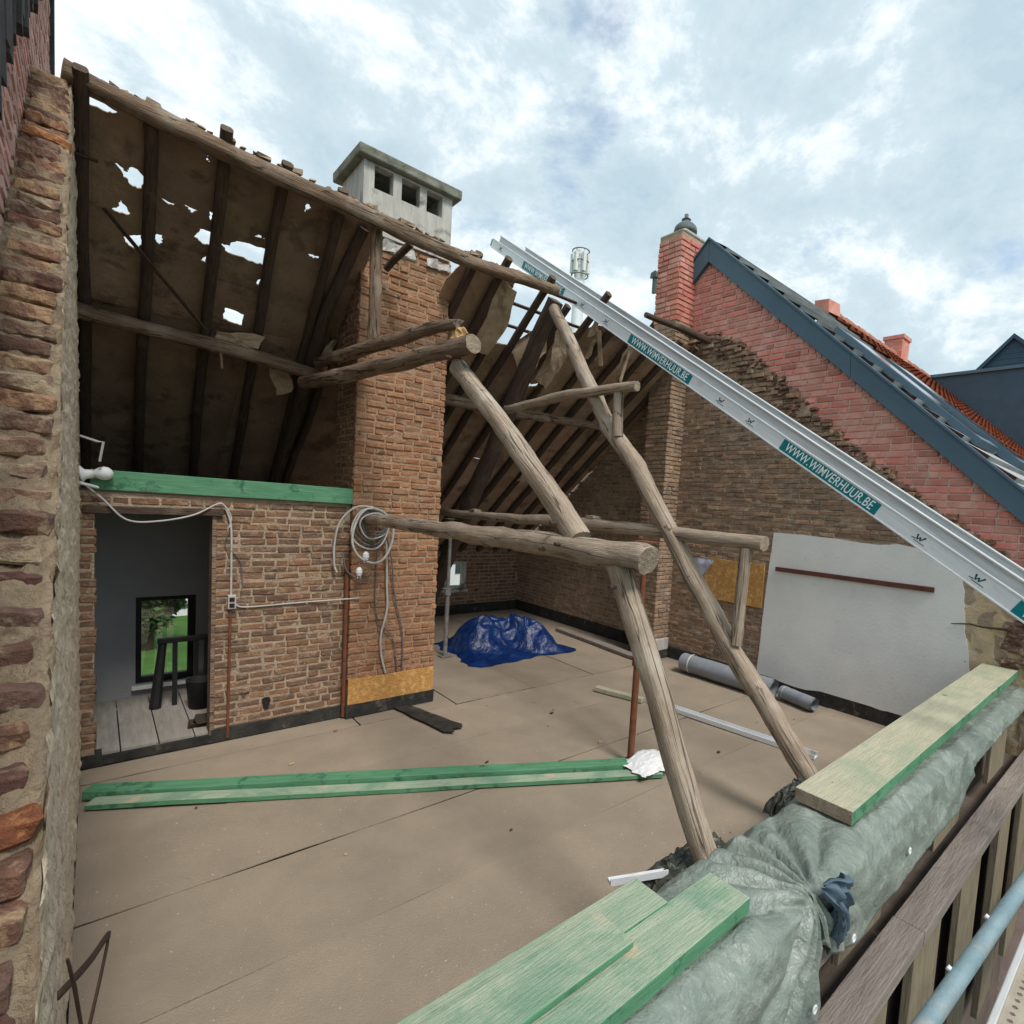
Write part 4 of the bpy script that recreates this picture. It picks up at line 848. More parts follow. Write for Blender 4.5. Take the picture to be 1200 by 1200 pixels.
# torn flaps hanging from the sheathing
def flap(pts, name='torn_flap', mats='sheath', th=0.006, seed=1):
    b = MB(); n = len(pts); c = sum((Vector(p) for p in pts), Vector()) / n
    me_v = []
    for p in pts:
        for k in range(1): me_v.append(Vector(p))
    rings = 5; V_ = []; F_ = []
    dp = []
    for i in range(n):
        a, d = Vector(pts[i]), Vector(pts[(i + 1) % n])
        for k in range(4): dp.append(a.lerp(d, k / 4) + Vector((rnd.uniform(-1, 1), rnd.uniform(-1, 1), rnd.uniform(-1, 1))) * 0.012)
    m_ = len(dp)
    for r_ in range(rings):
        for p in dp:
            q = c.lerp(p, (rings - r_) / rings); q = q + Vector((noise.noise(q * 6 + Vector((seed, 0, 0))), noise.noise(q * 6 + Vector((0, seed, 0))), 0)) * 0.03
            V_.append(q)
    V_.append(c)
    for r_ in range(rings - 1):
        for i in range(m_): F_.append((r_ * m_ + i, r_ * m_ + (i + 1) % m_, (r_ + 1) * m_ + (i + 1) % m_, (r_ + 1) * m_ + i))
    for i in range(m_): F_.append(((rings - 1) * m_ + i, (rings - 1) * m_ + (i + 1) % m_, len(V_) - 1))
    b.add(V_, F_, (1.0, 1.0, 1.0)); o = b.build(name, 'sheath_pale', rf)
    md = o.modifiers.new('solid', 'SOLIDIFY'); md.thickness = th; return o
flap([rp(3.62, 0.88, -0.02), rp(3.86, 0.42, -0.02), rp(3.92, 0.66, -0.20), rp(3.86, 0.86, -0.30), rp(3.74, 1.02, -0.26)], seed=2)
flap([rp(3.96, 0.35, -0.03), rp(4.16, 0.38, -0.08), rp(4.24, 0.72, -0.22), rp(4.10, 0.86, -0.28), rp(4.0, 0.62, -0.15)], seed=5)
flap([rp(4.36, 0.05, -0.03), rp(4.46, 0.12, -0.02), rp(4.54, 0.33, -0.05), rp(4.40, 0.36, -0.10)], seed=8)
flap([rp(4.50, 0.36, -0.1), rp(4.56, 0.36, -0.1), rp(4.60, 0.62, -0.14), rp(4.54, 0.66, -0.12)], seed=9)
flap([rp(5.05, 0.30, -0.1), rp(5.14, 0.28, -0.1), rp(5.16, 0.62, -0.2), rp(5.06, 0.80, -0.2)], seed=11)
flap([rp(4.90, 2.75, -0.2), rp(4.98, 2.72, -0.2), rp(5.02, 3.02, -0.26), rp(4.86, 3.02, -0.26)], seed=12)
flap([rp(1.72, 1.30, -0.1), rp(1.76, 1.32, -0.1), rp(1.74, 1.62, -0.2), rp(1.62, 1.72, -0.2)], seed=13)
flap([rp(0.80, 1.53, -0.10), rp(1.18, 1.46, -0.10), rp(1.14, 1.57, -0.16), rp(0.82, 1.62, -0.16)], seed=14)
flap([rp(1.26, 1.85, -0.10), rp(1.46, 1.80, -0.10), rp(1.50, 2.0, -0.22), rp(1.38, 2.05, -0.24)], seed=15)
flap([rp(3.05, 0.10, -0.04), rp(3.26, 0.16, -0.06), rp(3.34, 0.55, -0.10), rp(3.28, 0.95, -0.16), rp(3.10, 0.98, -0.14)], seed=21)
flap([rp(4.05, 0.62, -0.06), rp(4.33, 0.55, -0.05), rp(4.36, 0.95, -0.10), rp(4.25, 1.18, -0.20), rp(4.04, 1.10, -0.18)], seed=22)
flap([rp(3.70, 0.62, -0.10), rp(3.80, 0.70, -0.16), rp(3.79, 1.20, -0.30), rp(3.73, 1.10, -0.28)], seed=23)
flap([rp(3.60, 0.86, 0.0), rp(3.90, 0.30, 0.02), rp(3.96, 0.40, 0.0), rp(3.80, 0.80, -0.06)], seed=24)
for (x, s_, l_) in ((4.50, 0.25, 0.42), (5.12, 0.3, 0.5)):
    plank('loose_lath', rp(x, s_, -0.08), rp(x + (0.16 if x < 5 else -0.03), s_ + l_ * 0.3, -0.08) + Vector((0, 0, -l_ * 0.7)), 0.05, 0.014, 'sheath_pale', rf, bevel=0)
plank('hanging_lath', rp(0.84, 1.62, -0.16), rp(0.85, 1.62, -0.16) + Vector((0, -0.03, -0.22)), 0.02, 0.01, 'log_mid', rf, bevel=0)
# loose laths in the left bay
for p0, p1 in ((rp(0.05, 0.66, -0.12), rp(0.72, 1.50, -0.16)), (rp(-0.09, 0.35, -0.10), rp(0.02, 0.36, -0.08))):
    plank('loose_lath', p0, p1, 0.03, 0.012, 'log_dark', rf, bevel=0)

rb = log('ridge_beam', [(-0.14, 4.82, 4.615), (0.57, 4.82, 4.54), (1.10, 4.82, 4.50), (1.75, 4.82, 4.465), (2.47, 4.82, 4.44), (3.0, 4.82, 4.455), (3.66, 4.82, 4.50)], [0.066, 0.072, 0.072, 0.072, 0.068, 0.064, 0.058], 'log_mid', None, 0.3, 14, 0.26, 0.08)
tag(rb, 'long sagging ridge log running from the left wall past the chimney head', 'beam')
b = MB()
for i in range(60):
    t = rnd.uniform(0.0, 3.6); z = 4.575 - 0.05 * min(t, 2.4) + 0.06; s = rnd.choice((0.006, 0.008, 0.01, 0.012, 0.02)); b.box((t - s * 2, 4.82 - s * 2, z - s * 0.3), (t + s * 2, 4.82 + s * 2, z + s * 0.9), jit=0.01)
b.build('mortar_crumbs', 'mortar', rb)['kind'] = 'stuff'
rb2 = log('ridge_beam', [(5.25, 5.0, 4.74), (5.9, 4.93, 4.72), (6.44, 4.82, 4.66)], [0.04, 0.055, 0.06], 'log_dark', None, 0.2, 12, 0.2)
tag(rb2, 'short broken ridge stump sticking out of the right gable', 'beam')
pu = log('purlin', [(-0.1, 6.12, 3.50), (0.9, 6.12, 3.44), (1.70, 6.12, 3.36)], [0.07, 0.075, 0.07], 'log_mid', None, 0.3, 12, 0.14); tag(pu, 'rear purlin crossing the dark left bay from wall to chimney', 'beam')
pu = log('purlin', [(2.72, 6.12, 3.38), (3.7, 6.12, 3.37), (5.62, 6.12, 3.42)], [0.075, 0.08, 0.06], 'log_mid', None, 0.4, 12, 0.14); tag(pu, 'upper rear purlin behind the far truss to the right of the chimney', 'beam')
pu = log('purlin', [(2.72, 8.4, 2.02), (4.2, 8.4, 2.03), (6.40, 8.4, 2.08)], 0.075, 'log_mid', None, 0.4, 12, 0.14); tag(pu, 'low rear purlin just above the small rear window', 'beam')

# ================================================================== TRUSSES
t1 = thing('roof_truss', 'nearest truss of grey round logs whose tie beam ends in the brick chimney', 'truss', (1.93, 1.3, 0.8), 'log trusses')
log('tie_beam', [(1.93, 5.40, 1.955), (1.94, 3.9, 1.96), (1.93, 2.6, 1.975), (1.925, 1.70, 1.97)], [0.056, 0.072, 0.078, 0.080], 'log', t1, 0.25, 16, 0.12, 0.05, knots=0.010)
log('upper_leg', [(1.96, 3.74, 3.17), (1.96, 2.95, 2.60), (1.955, 2.24, 2.02)], [0.064, 0.068, 0.072], 'log', t1, 0.75, 16, 0.10, 0.06, knots=0.006)
log('lower_leg', [(1.94, 1.93, 1.94), (1.93, 1.60, 1.36), (1.93, 1.29, 0.80), (1.93, 1.12, 0.50)], [0.064, 0.062, 0.058, 0.056], 'log', t1, 0.8, 16, 0.10, 0.06, knots=0.005)
log('collar_beam', [(1.94, 3.48, 3.285), (1.80, 4.5, 3.27), (1.52, 6.05, 3.25)], [0.075, 0.08, 0.07], 'log_mid', t1, 0.2, 16, 0.12, 0.07)
log('broken_strut', [(1.93, 3.68, 3.455), (1.86, 4.35, 3.49), (1.74, 5.2, 3.47), (1.64, 6.0, 3.46)], [0.045, 0.06, 0.065, 0.06], 'log_mid', t1, 0.2, 12, 0.2, 0.07, jag=0.03)
b = MB(); me = chunk('split_wood', 0.09, 0.10, 0.09, 'wood_break', (1, 1, 1), 0.03); link('split_wood', me, t1, 'fresh yellow split face', M=Matrix.Translation((1.96, 3.72, 3.375)) @ Matrix.Rotation(0.5, 4, 'Y'))
log('king_post', [(1.77, 4.92, 4.50), (1.80, 4.98, 3.70), (1.81, 5.02, 3.50)], [0.055, 0.06, 0.06], 'log_mid', t1, 0.3, 12, 0.12)
log('short_brace', [(2.10, 4.98, 4.47), (1.99, 5.25, 4.28)], [0.04, 0.035], 'log_dark', t1, 0.6, 8, 0.1)
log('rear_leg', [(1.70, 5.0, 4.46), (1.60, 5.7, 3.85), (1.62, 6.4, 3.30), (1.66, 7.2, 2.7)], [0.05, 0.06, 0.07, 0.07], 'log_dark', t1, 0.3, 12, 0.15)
for z_, r_ in ((1.97, 0.0),):
    b = MB(); b.lathe([(0, 0.0), (0.06, 0.0), (0.088, -0.004)], (0, 0, 0), 16)
for (p, d) in (((1.87, 3.66, 3.20), (-0.09, 0, 0)), ((1.88, 2.36, 2.10), (-0.09, 0, 0)), ((1.87, 1.86, 1.82), (-0.08, 0, 0)), ((1.86, 2.30, 1.99), (-0.06, 0, 0.0))):
    b = MB(); b.tube([p, (p[0] + d[0] * 0.5, p[1], p[2])], 0.012, 8); b.build('peg', 'log_dark', t1)
t2 = thing('roof_truss', 'farther truss of crooked logs with two short posts, standing free of the chimney', 'truss', (3.65, 1.5, 0.2), 'log trusses')
log('tie_beam', [(3.66, 8.6, 2.0), (3.65, 6.6, 1.995), (3.65, 4.0, 2.03), (3.65, 2.10, 2.015)], [0.06, 0.062, 0.066, 0.066], 'log', t2, 0.3, 14, 0.12, 0.08)
log('front_leg', [(3.66, 4.86, 4.33), (3.65, 4.30, 3.58), (3.65, 3.86, 2.98), (3.65, 3.45, 2.60), (3.65, 3.07, 2.10), (3.65, 2.30, 1.16), (3.65, 1.62, 0.45), (3.65, 1.28, 0.08)], [0.06, 0.075, 0.085, 0.085, 0.08, 0.085, 0.08, 0.08], 'log', t2, 0.6, 14, 0.10, 0.06, knots=0.008)
log('collar_beam', [(3.60, 3.47, 3.32), (3.59, 4.4, 3.34), (3.62, 5.62, 3.30)], [0.05, 0.058, 0.055], 'log', t2, 0.45, 12, 0.10)
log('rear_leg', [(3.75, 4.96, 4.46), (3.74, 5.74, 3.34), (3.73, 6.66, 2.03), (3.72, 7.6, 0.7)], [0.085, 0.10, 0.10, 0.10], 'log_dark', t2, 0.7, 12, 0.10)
log('post', [(3.63, 2.24, 1.97), (3.62, 2.25, 1.22)], [0.048, 0.046], 'log', t2, 0.9, 10, 0.06)
log('post', [(3.60, 3.70, 3.30), (3.60, 3.68, 2.88)], [0.05, 0.05], 'log', t2, 0.9, 10, 0.06)
for p in ((3.66, 4.02, 2.095), (3.66, 6.3, 2.06)):
    b = MB(); b.box((p[0] - 0.05, p[1] - 0.06, p[2] - 0.01), (p[0] + 0.05, p[1] + 0.06, p[2] + 0.025), jit=0.008); b.build('wedge', 'log', t2)

# ================================================================== LADDER LIFT
ld = thing('ladder_lift', 'long pale aluminium ladder lift with teal stickers leaning over the ridge', 'ladder', (4.1, 0.4, 1.5))
A = Vector((4.10, 7.00, 5.77)); Bp = Vector((4.10, -0.2, 1.17))
# lower edge of the near rail runs from A to Bp
dl = (Bp - A).normalized(); nl = Vector((0, -dl.z, dl.y)); nl = nl if nl.z > 0 else -nl
LEN = (Bp - A).length
ML = Matrix(((dl.x, -1, nl.x, A.x), (dl.y, 0, nl.y, A.y), (dl.z, 0, nl.z, A.z), (0, 0, 0, 1)))   # local X along the rail, Y towards -x (the viewer), Z up the side
def lad(nm, mb_, mats, parent=ld, bevel=0, label=None, smooth=False): return link(nm, mb_.mesh(nm, mats, smooth), parent, label, bevel, M=ML)
for k, off in enumerate((0.0, -0.42)):
    b = MB(); b.box((0, off - 0.03, 0), (LEN, off, 0.105)); b.box((0, off - 0.05, -0.006), (LEN, off + 0.004, 0.006)); b.box((0, off - 0.05, 0.1051), (LEN, off + 0.006, 0.118)); r_ = lad('side_rail', b, 'alu', bevel=0.002)
    b = MB(); b.box((0.15, off - 0.045, 0.118), (LEN, off - 0.018, 0.185)); b.box((0.15, off - 0.06, 0.185), (LEN, off - 0.002, 0.197)); link('guide_rail', b.mesh('guide_rail', 'alu_dk'), r_, None, 0.002, M=ML)
i = 0.2
while i < LEN:
    b = MB(); b.box((i, -0.395, 0.03), (i + 0.035, -0.03, 0.06)); lad('rung', b, 'alu_dk'); i += 0.32
for off in (0.0, -0.42):
    b = MB(); b.box((-0.03, off - 0.04, 0.01), (0.0, off + 0.002, 0.10)); lad('end_cap', b, 'steel', bevel=0.004)
for j, xx in enumerate((3.2, 5.6)):
    b = MB(); b.tube([(xx, -0.20, -0.02), (xx + 0.02, -0.20, -0.06)], 0.015, 8); lad('cable_guide', b, 'steel')
def text_mesh(txt, size, shear=0.0):
    cu = bpy.data.curves.new('lettering', 'FONT'); cu.body = txt; cu.size = size; cu.align_x = 'CENTER'; cu.align_y = 'CENTER'; cu.extrude = 0.0006; cu.shear = shear; cu.offset = 0.0004; cu.space_character = 1.06
    o = bpy.data.objects.new('lettering', cu); COL.objects.link(o); dg = bpy.context.evaluated_depsgraph_get(); dg.update()
    me = bpy.data.meshes.new_from_object(o.evaluated_get(dg)); bpy.data.objects.remove(o); return me
def lpos(y, z): return (Vector((4.10, y, z)) - A).dot(dl)
# face frame: text X along the rail downhill, text Y up
MF = ML @ Matrix(((1, 0, 0, 0), (0, 0, 1, 0), (0, 1, 0, 0), (0, 0, 0, 1)))
ML3 = Matrix(((dl.x, nl.x, -1, A.x), (dl.y, nl.y, 0, A.y), (dl.z, nl.z, 0, A.z), (0, 0, 0, 1)))     # local x rail, y up, z to viewer
txt = text_mesh('WWW.WIMVERHUUR.BE', 0.088, 0.12); txt.materials.append(MT['sticker_w'])
ca = txt.color_attributes.new('tint', 'FLOAT_COLOR', 'CORNER'); ca.data.foreach_set('color', [1.0] * (4 * len(txt.loops)))
wd_ = max(v.co.x for v in txt.vertices) - min(v.co.x for v in txt.vertices)
for (ya, za, yb, zb) in ((6.181, 5.28, 5.279, 4.709), (4.11, 3.999, 3.278, 3.432), (2.29, 2.805, 1.502, 2.301), (0.649, 1.774, -0.14, 1.27)):
    a_, c_ = lpos(ya, za), lpos(yb, zb)
    b = MB(); b.box((a_, 0.0005, 0.008), (c_, 0.0022, 0.098)); st = lad('sticker', b, 'teal')
    sx = (c_ - a_) * 0.90 / wd_
    link('lettering', txt, st, M=ML3 @ Matrix.Translation(((a_ + c_) / 2, 0.053, 0.0032)) @ Matrix.Diagonal((sx, 1.12, 1, 1)))
# bird-like W marks
bW = MB()
def stroke(pts, w0, w1):
    for (p, q) in zip(pts, pts[1:]):
        d = Vector((q[0] - p[0], q[1] - p[1])).normalized(); nn_ = Vector((-d.y, d.x))
        bW.add([(p[0] + nn_.x * w0, 0.0, p[1] + nn_.y * w0), (q[0] + nn_.x * w1, 0.0, q[1] + nn_.y * w1), (q[0] - nn_.x * w1, 0.0, q[1] - nn_.y * w1), (p[0] - nn_.x * w0, 0.0, p[1] - nn_.y * w0)], [(0, 1, 2, 3)])
stroke([(-0.022, 0.022), (-0.010, -0.012)], 0.006, 0.004); stroke([(-0.010, -0.012), (0.004, 0.012)], 0.003, 0.004); stroke([(0.004, 0.012), (0.012, -0.012)], 0.005, 0.004); stroke([(0.012, -0.012), (0.034, 0.026)], 0.003, 0.006)
stroke([(-0.05, -0.016), (-0.02, -0.012)], 0.002, 0.004); stroke([(-0.025, -0.024), (0.055, -0.024)], 0.0025, 0.0025)
wme = bW.mesh('emblem', 'navy')
for (y, z) in ((4.92, 4.50), (4.50, 4.22), (2.92, 3.21), (2.60, 3.01), (1.22, 2.12), (0.86, 1.90), (6.75, 5.63)):
    l_ = lpos(y, z); pl_ = Vector((l_, 0.0016, 0.052))
    b = MB(); b.box((l_ - 0.085, 0.0004, 0.008), (l_ + 0.085, 0.0012, 0.098)); st = lad('emblem_sticker', b, 'white')
    link('emblem', wme, st, M=ML @ Matrix.Translation((l_, 0.0022, 0.055)))

# ================================================================== THINGS ON THE FLOOR AND WALLS
def steel_prop(label, x, y, z0, z1, mats, r1_, r2_):
    p = thing('steel_prop', label, 'prop', (x, y, z0))
    b = MB(); b.tube([(x, y, z0 + 0.008), (x, y, z0 + 0.9)], r1_, 12); b.build('outer_tube', mats, p, True)
    b = MB(); b.tube([(x, y, z0 + 0.85), (x, y, z1)], r2_, 12); b.build('inner_tube', mats, p, True)
    b = MB(); b.tube([(x, y, z0 + 0.86), (x, y, z0 + 0.96)], r1_ * 1.5, 12); b.tube([(x - 0.08, y, z0 + 0.95), (x + 0.08, y, z0 + 0.95)], 0.007, 6); b.build('collar', mats, p)
    b = MB(); b.box((x - 0.08, y - 0.08, z0), (x + 0.08, y + 0.08, z0 + 0.008)); b.box((x - 0.08, y - 0.08, z1), (x + 0.08, y + 0.08, z1 + 0.008)); b.build('plate', mats, p)
steel_prop('rusty red steel prop behind the nearest log leg', 3.43, 3.08, 0.012, 1.94, 'rust', 0.03, 0.024)
steel_prop('grey steel prop between the chimney and the blue sheet', 3.58, 6.80, 0.012, 1.92, 'steel', 0.03, 0.024)

# blue plastic sheet
def crumple(name, mats, cx, cy, rx_, ry_, hh, seed, label, cat, nu=90, nv=60, hfun=None, amp=0.06, z0=0.012, rg=1.0):
    b = MB()
    for i in range(nu + 1):
        for j in range(nv + 1):
            u, v = i / nu * 2 - 1, j / nv * 2 - 1
            q = Vector((u * 3 + seed, v * 3, 0))
            x = cx + rx_ * u * (1 + 0.15 * noise.noise(Vector((v * 2, seed, 0)))); y = cy + ry_ * v * (1 + 0.15 * noise.noise(Vector((u * 2, seed, 3))))
            h = hfun(u, v) * hh
            rd = 1 - abs(noise.noise(q * 0.9 + Vector((0, 0, seed)))) * 2
            rd2 = 1 - abs(noise.noise(q * 2.1 + Vector((4, 0, seed)))) * 2
            h *= 0.78 + 0.22 * rd * rg + 0.12 * rd2 * rg
            e_ = max(abs(u), abs(v)); fall = 1 - max(0, (e_ - 0.8) / 0.2)
            b.v.append((x + amp * noise.noise(q * 1.5), y + amp * noise.noise(q * 1.5 + Vector((9, 9, 9))), max(z0, z0 + h * fall + (0.02 * min(1, hh / 0.5) * (1 + noise.noise(q * 2.5))) * fall)))
    for i in range(nu):
        for j in range(nv):
            a = i * (nv + 1) + j; b.f.append((a, a + nv + 1, a + nv + 2, a + 1)); b.t.append((1, 1, 1)); b.mi.append(0)
    o = b.build(name, mats, None, True); return tag(o, label, cat)
def hb(u, v):      # two humps: a tall one behind and a long tail towards the viewer's right
    return 0.62 * math.tanh(1.9 * math.exp(-((u + 0.02) ** 2 / 0.16 + (v - 0.22) ** 2 / 0.16))) + 0.06 * math.sin(9 * u + 4 * v) + 0.40 * math.exp(-((u + 0.62) ** 2 / 0.10 + (v - 0.1) ** 2 / 0.2)) + 0.50 * math.exp(-((u - 0.42) ** 2 / 0.09 + (v + 0.40) ** 2 / 0.14))
crumple('blue_plastic_sheet', 'bluetarp', 4.55, 6.80, 0.84, 0.70, 0.72, 3.3, 'crumpled deep blue plastic sheet heaped on the floor', 'plastic sheet', hfun=hb)

def roll(label, p0, p1, r_):
    b = MB(); p0, p1 = Vector(p0), Vector(p1); M_ = axisM(p0, p1); ln = (p1 - p0).length
    K = 144; pts = []
    for k in range(K):
        a = k / (K - 1) * 2 * math.pi * 4 + 0.6; rr_ = r_ * (0.70 + 0.30 * k / (K - 1)); pts.append((rr_ * math.cos(a), rr_ * math.sin(a)))
    nx = 14; vs = []
    for q in range(nx + 1):
        dn = 1 + 0.03 * noise.noise(Vector((q * 0.7, r_ * 50, 1)))
        for k, p in enumerate(pts): vs.append((ln * q / nx + (0.006 * math.sin(k * 0.09) if q in (0, nx) else 0), p[0] * dn, p[1] * dn))
    b.add(vs, [(q * K + k, q * K + k + 1, (q + 1) * K + k + 1, (q + 1) * K + k) for q in range(nx) for k in range(K - 1)])
    o = link('membrane_roll', b.mesh('membrane_roll', 'roll', True), None, None, M=M_)
    tag(o, label, 'roll', 'grey membrane rolls')
    b = MB(); b.tube([(ln * 0.10, 0, 0), (ln * 0.115, 0, 0)], r_ * 1.02, 32, cap=False); link('tape_band', b.mesh('tape_band', 'white', True), o, M=M_)
roll('thick grey membrane roll lying along the right wall', (6.04, 4.55, 0.145), (6.06, 3.20, 0.145), 0.13)
roll('short pale membrane roll, the nearer of the two by the plaster', (6.20, 3.15, 0.10), (6.10, 2.70, 0.10), 0.085)
o = plank('floor_plank', (6.02, 7.3, 0.012), (5.86, 5.0, 0.012), 0.16, 0.05, 'frame_mauve'); tag(o, 'grey plank lying along the right wall behind the logs', 'plank')
o = plank('wood_offcut', (4.44, 4.62, 0.012), (4.62, 4.02, 0.012), 0.09, 0.05, 'pale'); tag(o, 'short pale timber offcut beside the rusty prop', 'timber')
al = thing('aluminium_profile', 'long aluminium straightedge lying between the two log legs', 'profile', (4.8, 3.2, 0))
M_ = axisM((4.70, 4.0, 0.012), (4.93, 2.12, 0.012)); ln = 1.894
b = MB(); b.box((0, -0.05, 0.0), (ln, 0.05, 0.006)); b.box((0, -0.05, 0.006), (ln, -0.044, 0.045)); b.box((0, 0.044, 0.006), (ln, 0.05, 0.045)); link('channel', b.mesh('channel', 'alu'), al, M=M_)
b = MB(); b.box((0.9, -0.02, 0.0061), (0.94, 0.02, 0.012)); b.box((ln - 0.06, -0.044, 0.007), (ln - 0.02, 0.044, 0.042)); link('clip', b.mesh('clip', 'steel'), al, M=M_)
gp = plank('green_plank', (-0.03, 4.90, 0.012), (3.33, 3.02, 0.012), 0.12, 0.062, ['green'], jit=0.01); tag(gp, 'bright green plank on the floor, the rear one of the pair', 'plank', 'green planks on the floor')
gp = plank('green_plank', (-0.02, 4.745, 0.012), (3.48, 2.77, 0.012), 0.11, 0.035, ['green_pale', 'green'], mis=(0, 1, 1), jit=0.01); tag(gp, 'pale topped green plank on the floor, the front one of the pair', 'plank', 'green planks on the floor')
def hbag(u, v): return max(0, 1 - (u * u + v * v)) ** 0.4 * (0.6 + 0.5 * u)
crumple('white_bag', 'white', 3.45, 2.90, 0.20, 0.16, 0.12, 8.1, 'crumpled white bag at the end of the green planks', 'bag', 40, 40, hbag, 0.02, 0.065, 0.2)
# strip of felt torn loose
b = MB(); sheet(b, dens([(2.26, 5.32), (2.42, 5.30), (2.62, 4.56), (2.58, 4.50), (2.50, 4.52), (2.47, 4.44), (2.40, 4.50)], 5, 0.006), (), lambda u, v, d: (u, v, 0.026 + d + 0.05 * max(0, (4.62 - v))), 0.06, 0.008, 0.008, 6)
o = b.build('bitumen_strip', 'bitumen'); tag(o, 'loose black bitumen strip on the floor in front of the chimney', 'strip')
# cloth stuck behind the far log leg, on the strand board corner
b = MB(); sheet(b, dens([(4.78, 1.58), (4.60, 1.60), (4.44, 1.57), (4.52, 1.42), (4.66, 1.30), (4.74, 1.40)], 5, 0.008), (), lambda u, v, d: (6.38 - d, u, v), 0.05, 0.006, 0.05, 9); o = b.build('cloth_rag', 'rag', None, True); tag(o, 'pale lilac rag hanging at the corner of the strand board on the wall', 'rag')
# bent strap at bottom left
b = MB(); b.tube([(-0.04, 1.48, 1.20), (-0.03, 1.52, 1.10), (-0.012, 1.60, 0.86)], [0.003, 0.004, 0.003], 6); o = b.build('thin_stick', 'strap'); tag(o, 'thin dark stick leaning at the foot of the left wall', 'stick')
def ribbon(name, pts, wv, mats, label, cat):
    b = MB(); pts = [Vector(p) for p in pts]; path = []
    for i in range(len(pts) - 1):
        a, b_, c, d = pts[max(i - 1, 0)], pts[i], pts[i + 1], pts[min(i + 2, len(pts) - 1)]
        for j in range(6): t = j / 6; path.append(0.5 * ((2 * b_) + (c - a) * t + (2 * a - 5 * b_ + 4 * c - d) * t * t + (3 * b_ - a - 3 * c + d) * t ** 3))
    path.append(pts[-1]); wv = Vector(wv)
    b.add([p + wv * s_ for p in path for s_ in (-1, 1)], [(2 * i, 2 * i + 1, 2 * i + 3, 2 * i + 2) for i in range(len(path) - 1)])
    o = b.build(name, mats, None, True); md = o.modifiers.new('solid', 'SOLIDIFY'); md.thickness = 0.004; return tag(o, label, cat)
ribbon('bent_strap', [(-0.06, 1.60, 1.04), (-0.01, 1.75, 0.99), (0.03, 1.92, 0.93), (0.022, 1.86, 0.90), (-0.012, 1.68, 0.84), (-0.04, 1.55, 0.80)], (0, 0.004, 0.008), 'strap', 'bent dark brown strap sticking out at the bottom of the left wall', 'strap')

# wiring
sw = thing('switch_box', 'small grey and black socket box on the partition with its cables', 'switch', (0.85, YB, 1.2))
b = MB(); b.box((0.825, YB - 0.045, 1.15), (0.885, YB - 0.006, 1.27)); b.build('box', 'cable', sw, bevel=0.006)
for z in (1.165, 1.215): b = MB(); b.box((0.835, YB - 0.050, z), (0.872, YB - 0.0455, z + 0.035)); b.build('socket_face', 'black', sw)
cable('conduit', [(0.85, YB - 0.015, 1.27), (0.848, YB - 0.015, 1.6), (0.84, YB - 0.018, 1.86), (0.80, YB - 0.02, 2.0)], 0.009, 'cable', sw)
cable('rusty_pipe', [(0.848, YB - 0.014, 1.15), (0.845, YB - 0.016, 0.6), (0.842, YB - 0.02, 0.03)], 0.011, 'rust', sw)
cable('conduit', [(0.885, YB - 0.012, 1.19), (0.96, YB - 0.014, 1.155), (1.4, YB - 0.016, 1.165), (1.88, YB - 0.085, 1.185)], 0.007, 'cable', sw)
cable('feed_cable', [(-0.04, YB - 0.03, 2.12), (0.05, YB - 0.05, 2.03), (0.18, YB - 0.06, 1.885), (0.36, YB - 0.07, 1.88), (0.58, YB - 0.06, 1.935), (0.74, YB - 0.04, 2.03), (0.79, YB - 0.03, 2.02), (0.84, YB - 0.02, 1.93), (0.83, YB - 0.02, 1.84)], 0.007, 'cable', sw)
cable('thin_wire', [(0.86, YB - 0.02, 1.86), (0.80, YB - 0.02, 1.70), (0.90, YB - 0.02, 1.58), (0.93, YB - 0.02, 1.40), (0.92, YB - 0.02, 1.25)], 0.004, 'cable_dk', sw)
lf = thing('lamp_fitting', 'white bulb and holder at the left end of the green beam', 'lamp', (-0.03, YB - 0.05, 2.19))
b = MB(); b.lathe([(0, 0), (0.055, 0), (0.06, 0.012), (0.035, 0.03), (0.03, 0.07), (0.034, 0.075)], (0, 0, 0), 16); o = link('holder', b.mesh('holder', 'white', True), lf, M=Matrix.Translation((-0.075, YB - 0.07, 2.20)) @ Matrix.Rotation(R(82), 4, 'Y'))
b = MB(); b.lathe([(0.02, 0.07), (0.03, 0.085), (0.045, 0.11), (0.05, 0.135), (0.042, 0.16), (0.022, 0.178), (0, 0.183)], (0, 0, 0), 16); link('bulb', b.mesh('bulb', 'white', True), lf, M=Matrix.Translation((-0.075, YB - 0.07, 2.20)) @ Matrix.Rotation(R(82), 4, 'Y'))
b = MB(); b.tube([(-0.25, 4.6, 2.17), (-0.10, 5.2, 2.15), (0.02, YB - 0.07, 2.115)], 0.011, 6); b.build('tape_end', 'white', lf)
# coil of cable hung on the far end of the near tie beam
cc = thing('cable_coil', 'coil of grey and white cable hung over the tie beam at the chimney', 'cable', (1.9, 5.3, 1.7))
def loop(cx, cz, rx_, rz_, y, r_, mats, ph=0, tilt=0):
    pts = [(cx + rx_ * math.cos(a) + 0.01 * math.sin(3 * a + ph), y + 0.02 * math.sin(a + ph) + tilt * math.sin(a), cz + rz_ * math.sin(a)) for a in [k * 2 * math.pi / 16 + 1.5 for k in range(17)]]
    cable('coil_turn', pts, r_, mats, cc)
loop(1.95, 1.80, 0.19, 0.26, 5.22, 0.012, 'cable', 0); 
for k in range(6): loop(1.93 + 0.012 * k, 1.86 + 0.01 * k, 0.17 - 0.013 * k, 0.19 - 0.022 * k, 5.25 + 0.012 * (k % 3), 0.009, 'cable_dk' if k % 3 else 'cable', k)
cable('hanging_cable', [(1.95, 5.25, 2.07), (1.80, 5.28, 2.06), (1.68, 5.32, 1.92), (1.645, 5.35, 1.72), (1.65, 5.36, 1.52), (1.675, 5.36, 1.44)], 0.010, 'cable', cc)
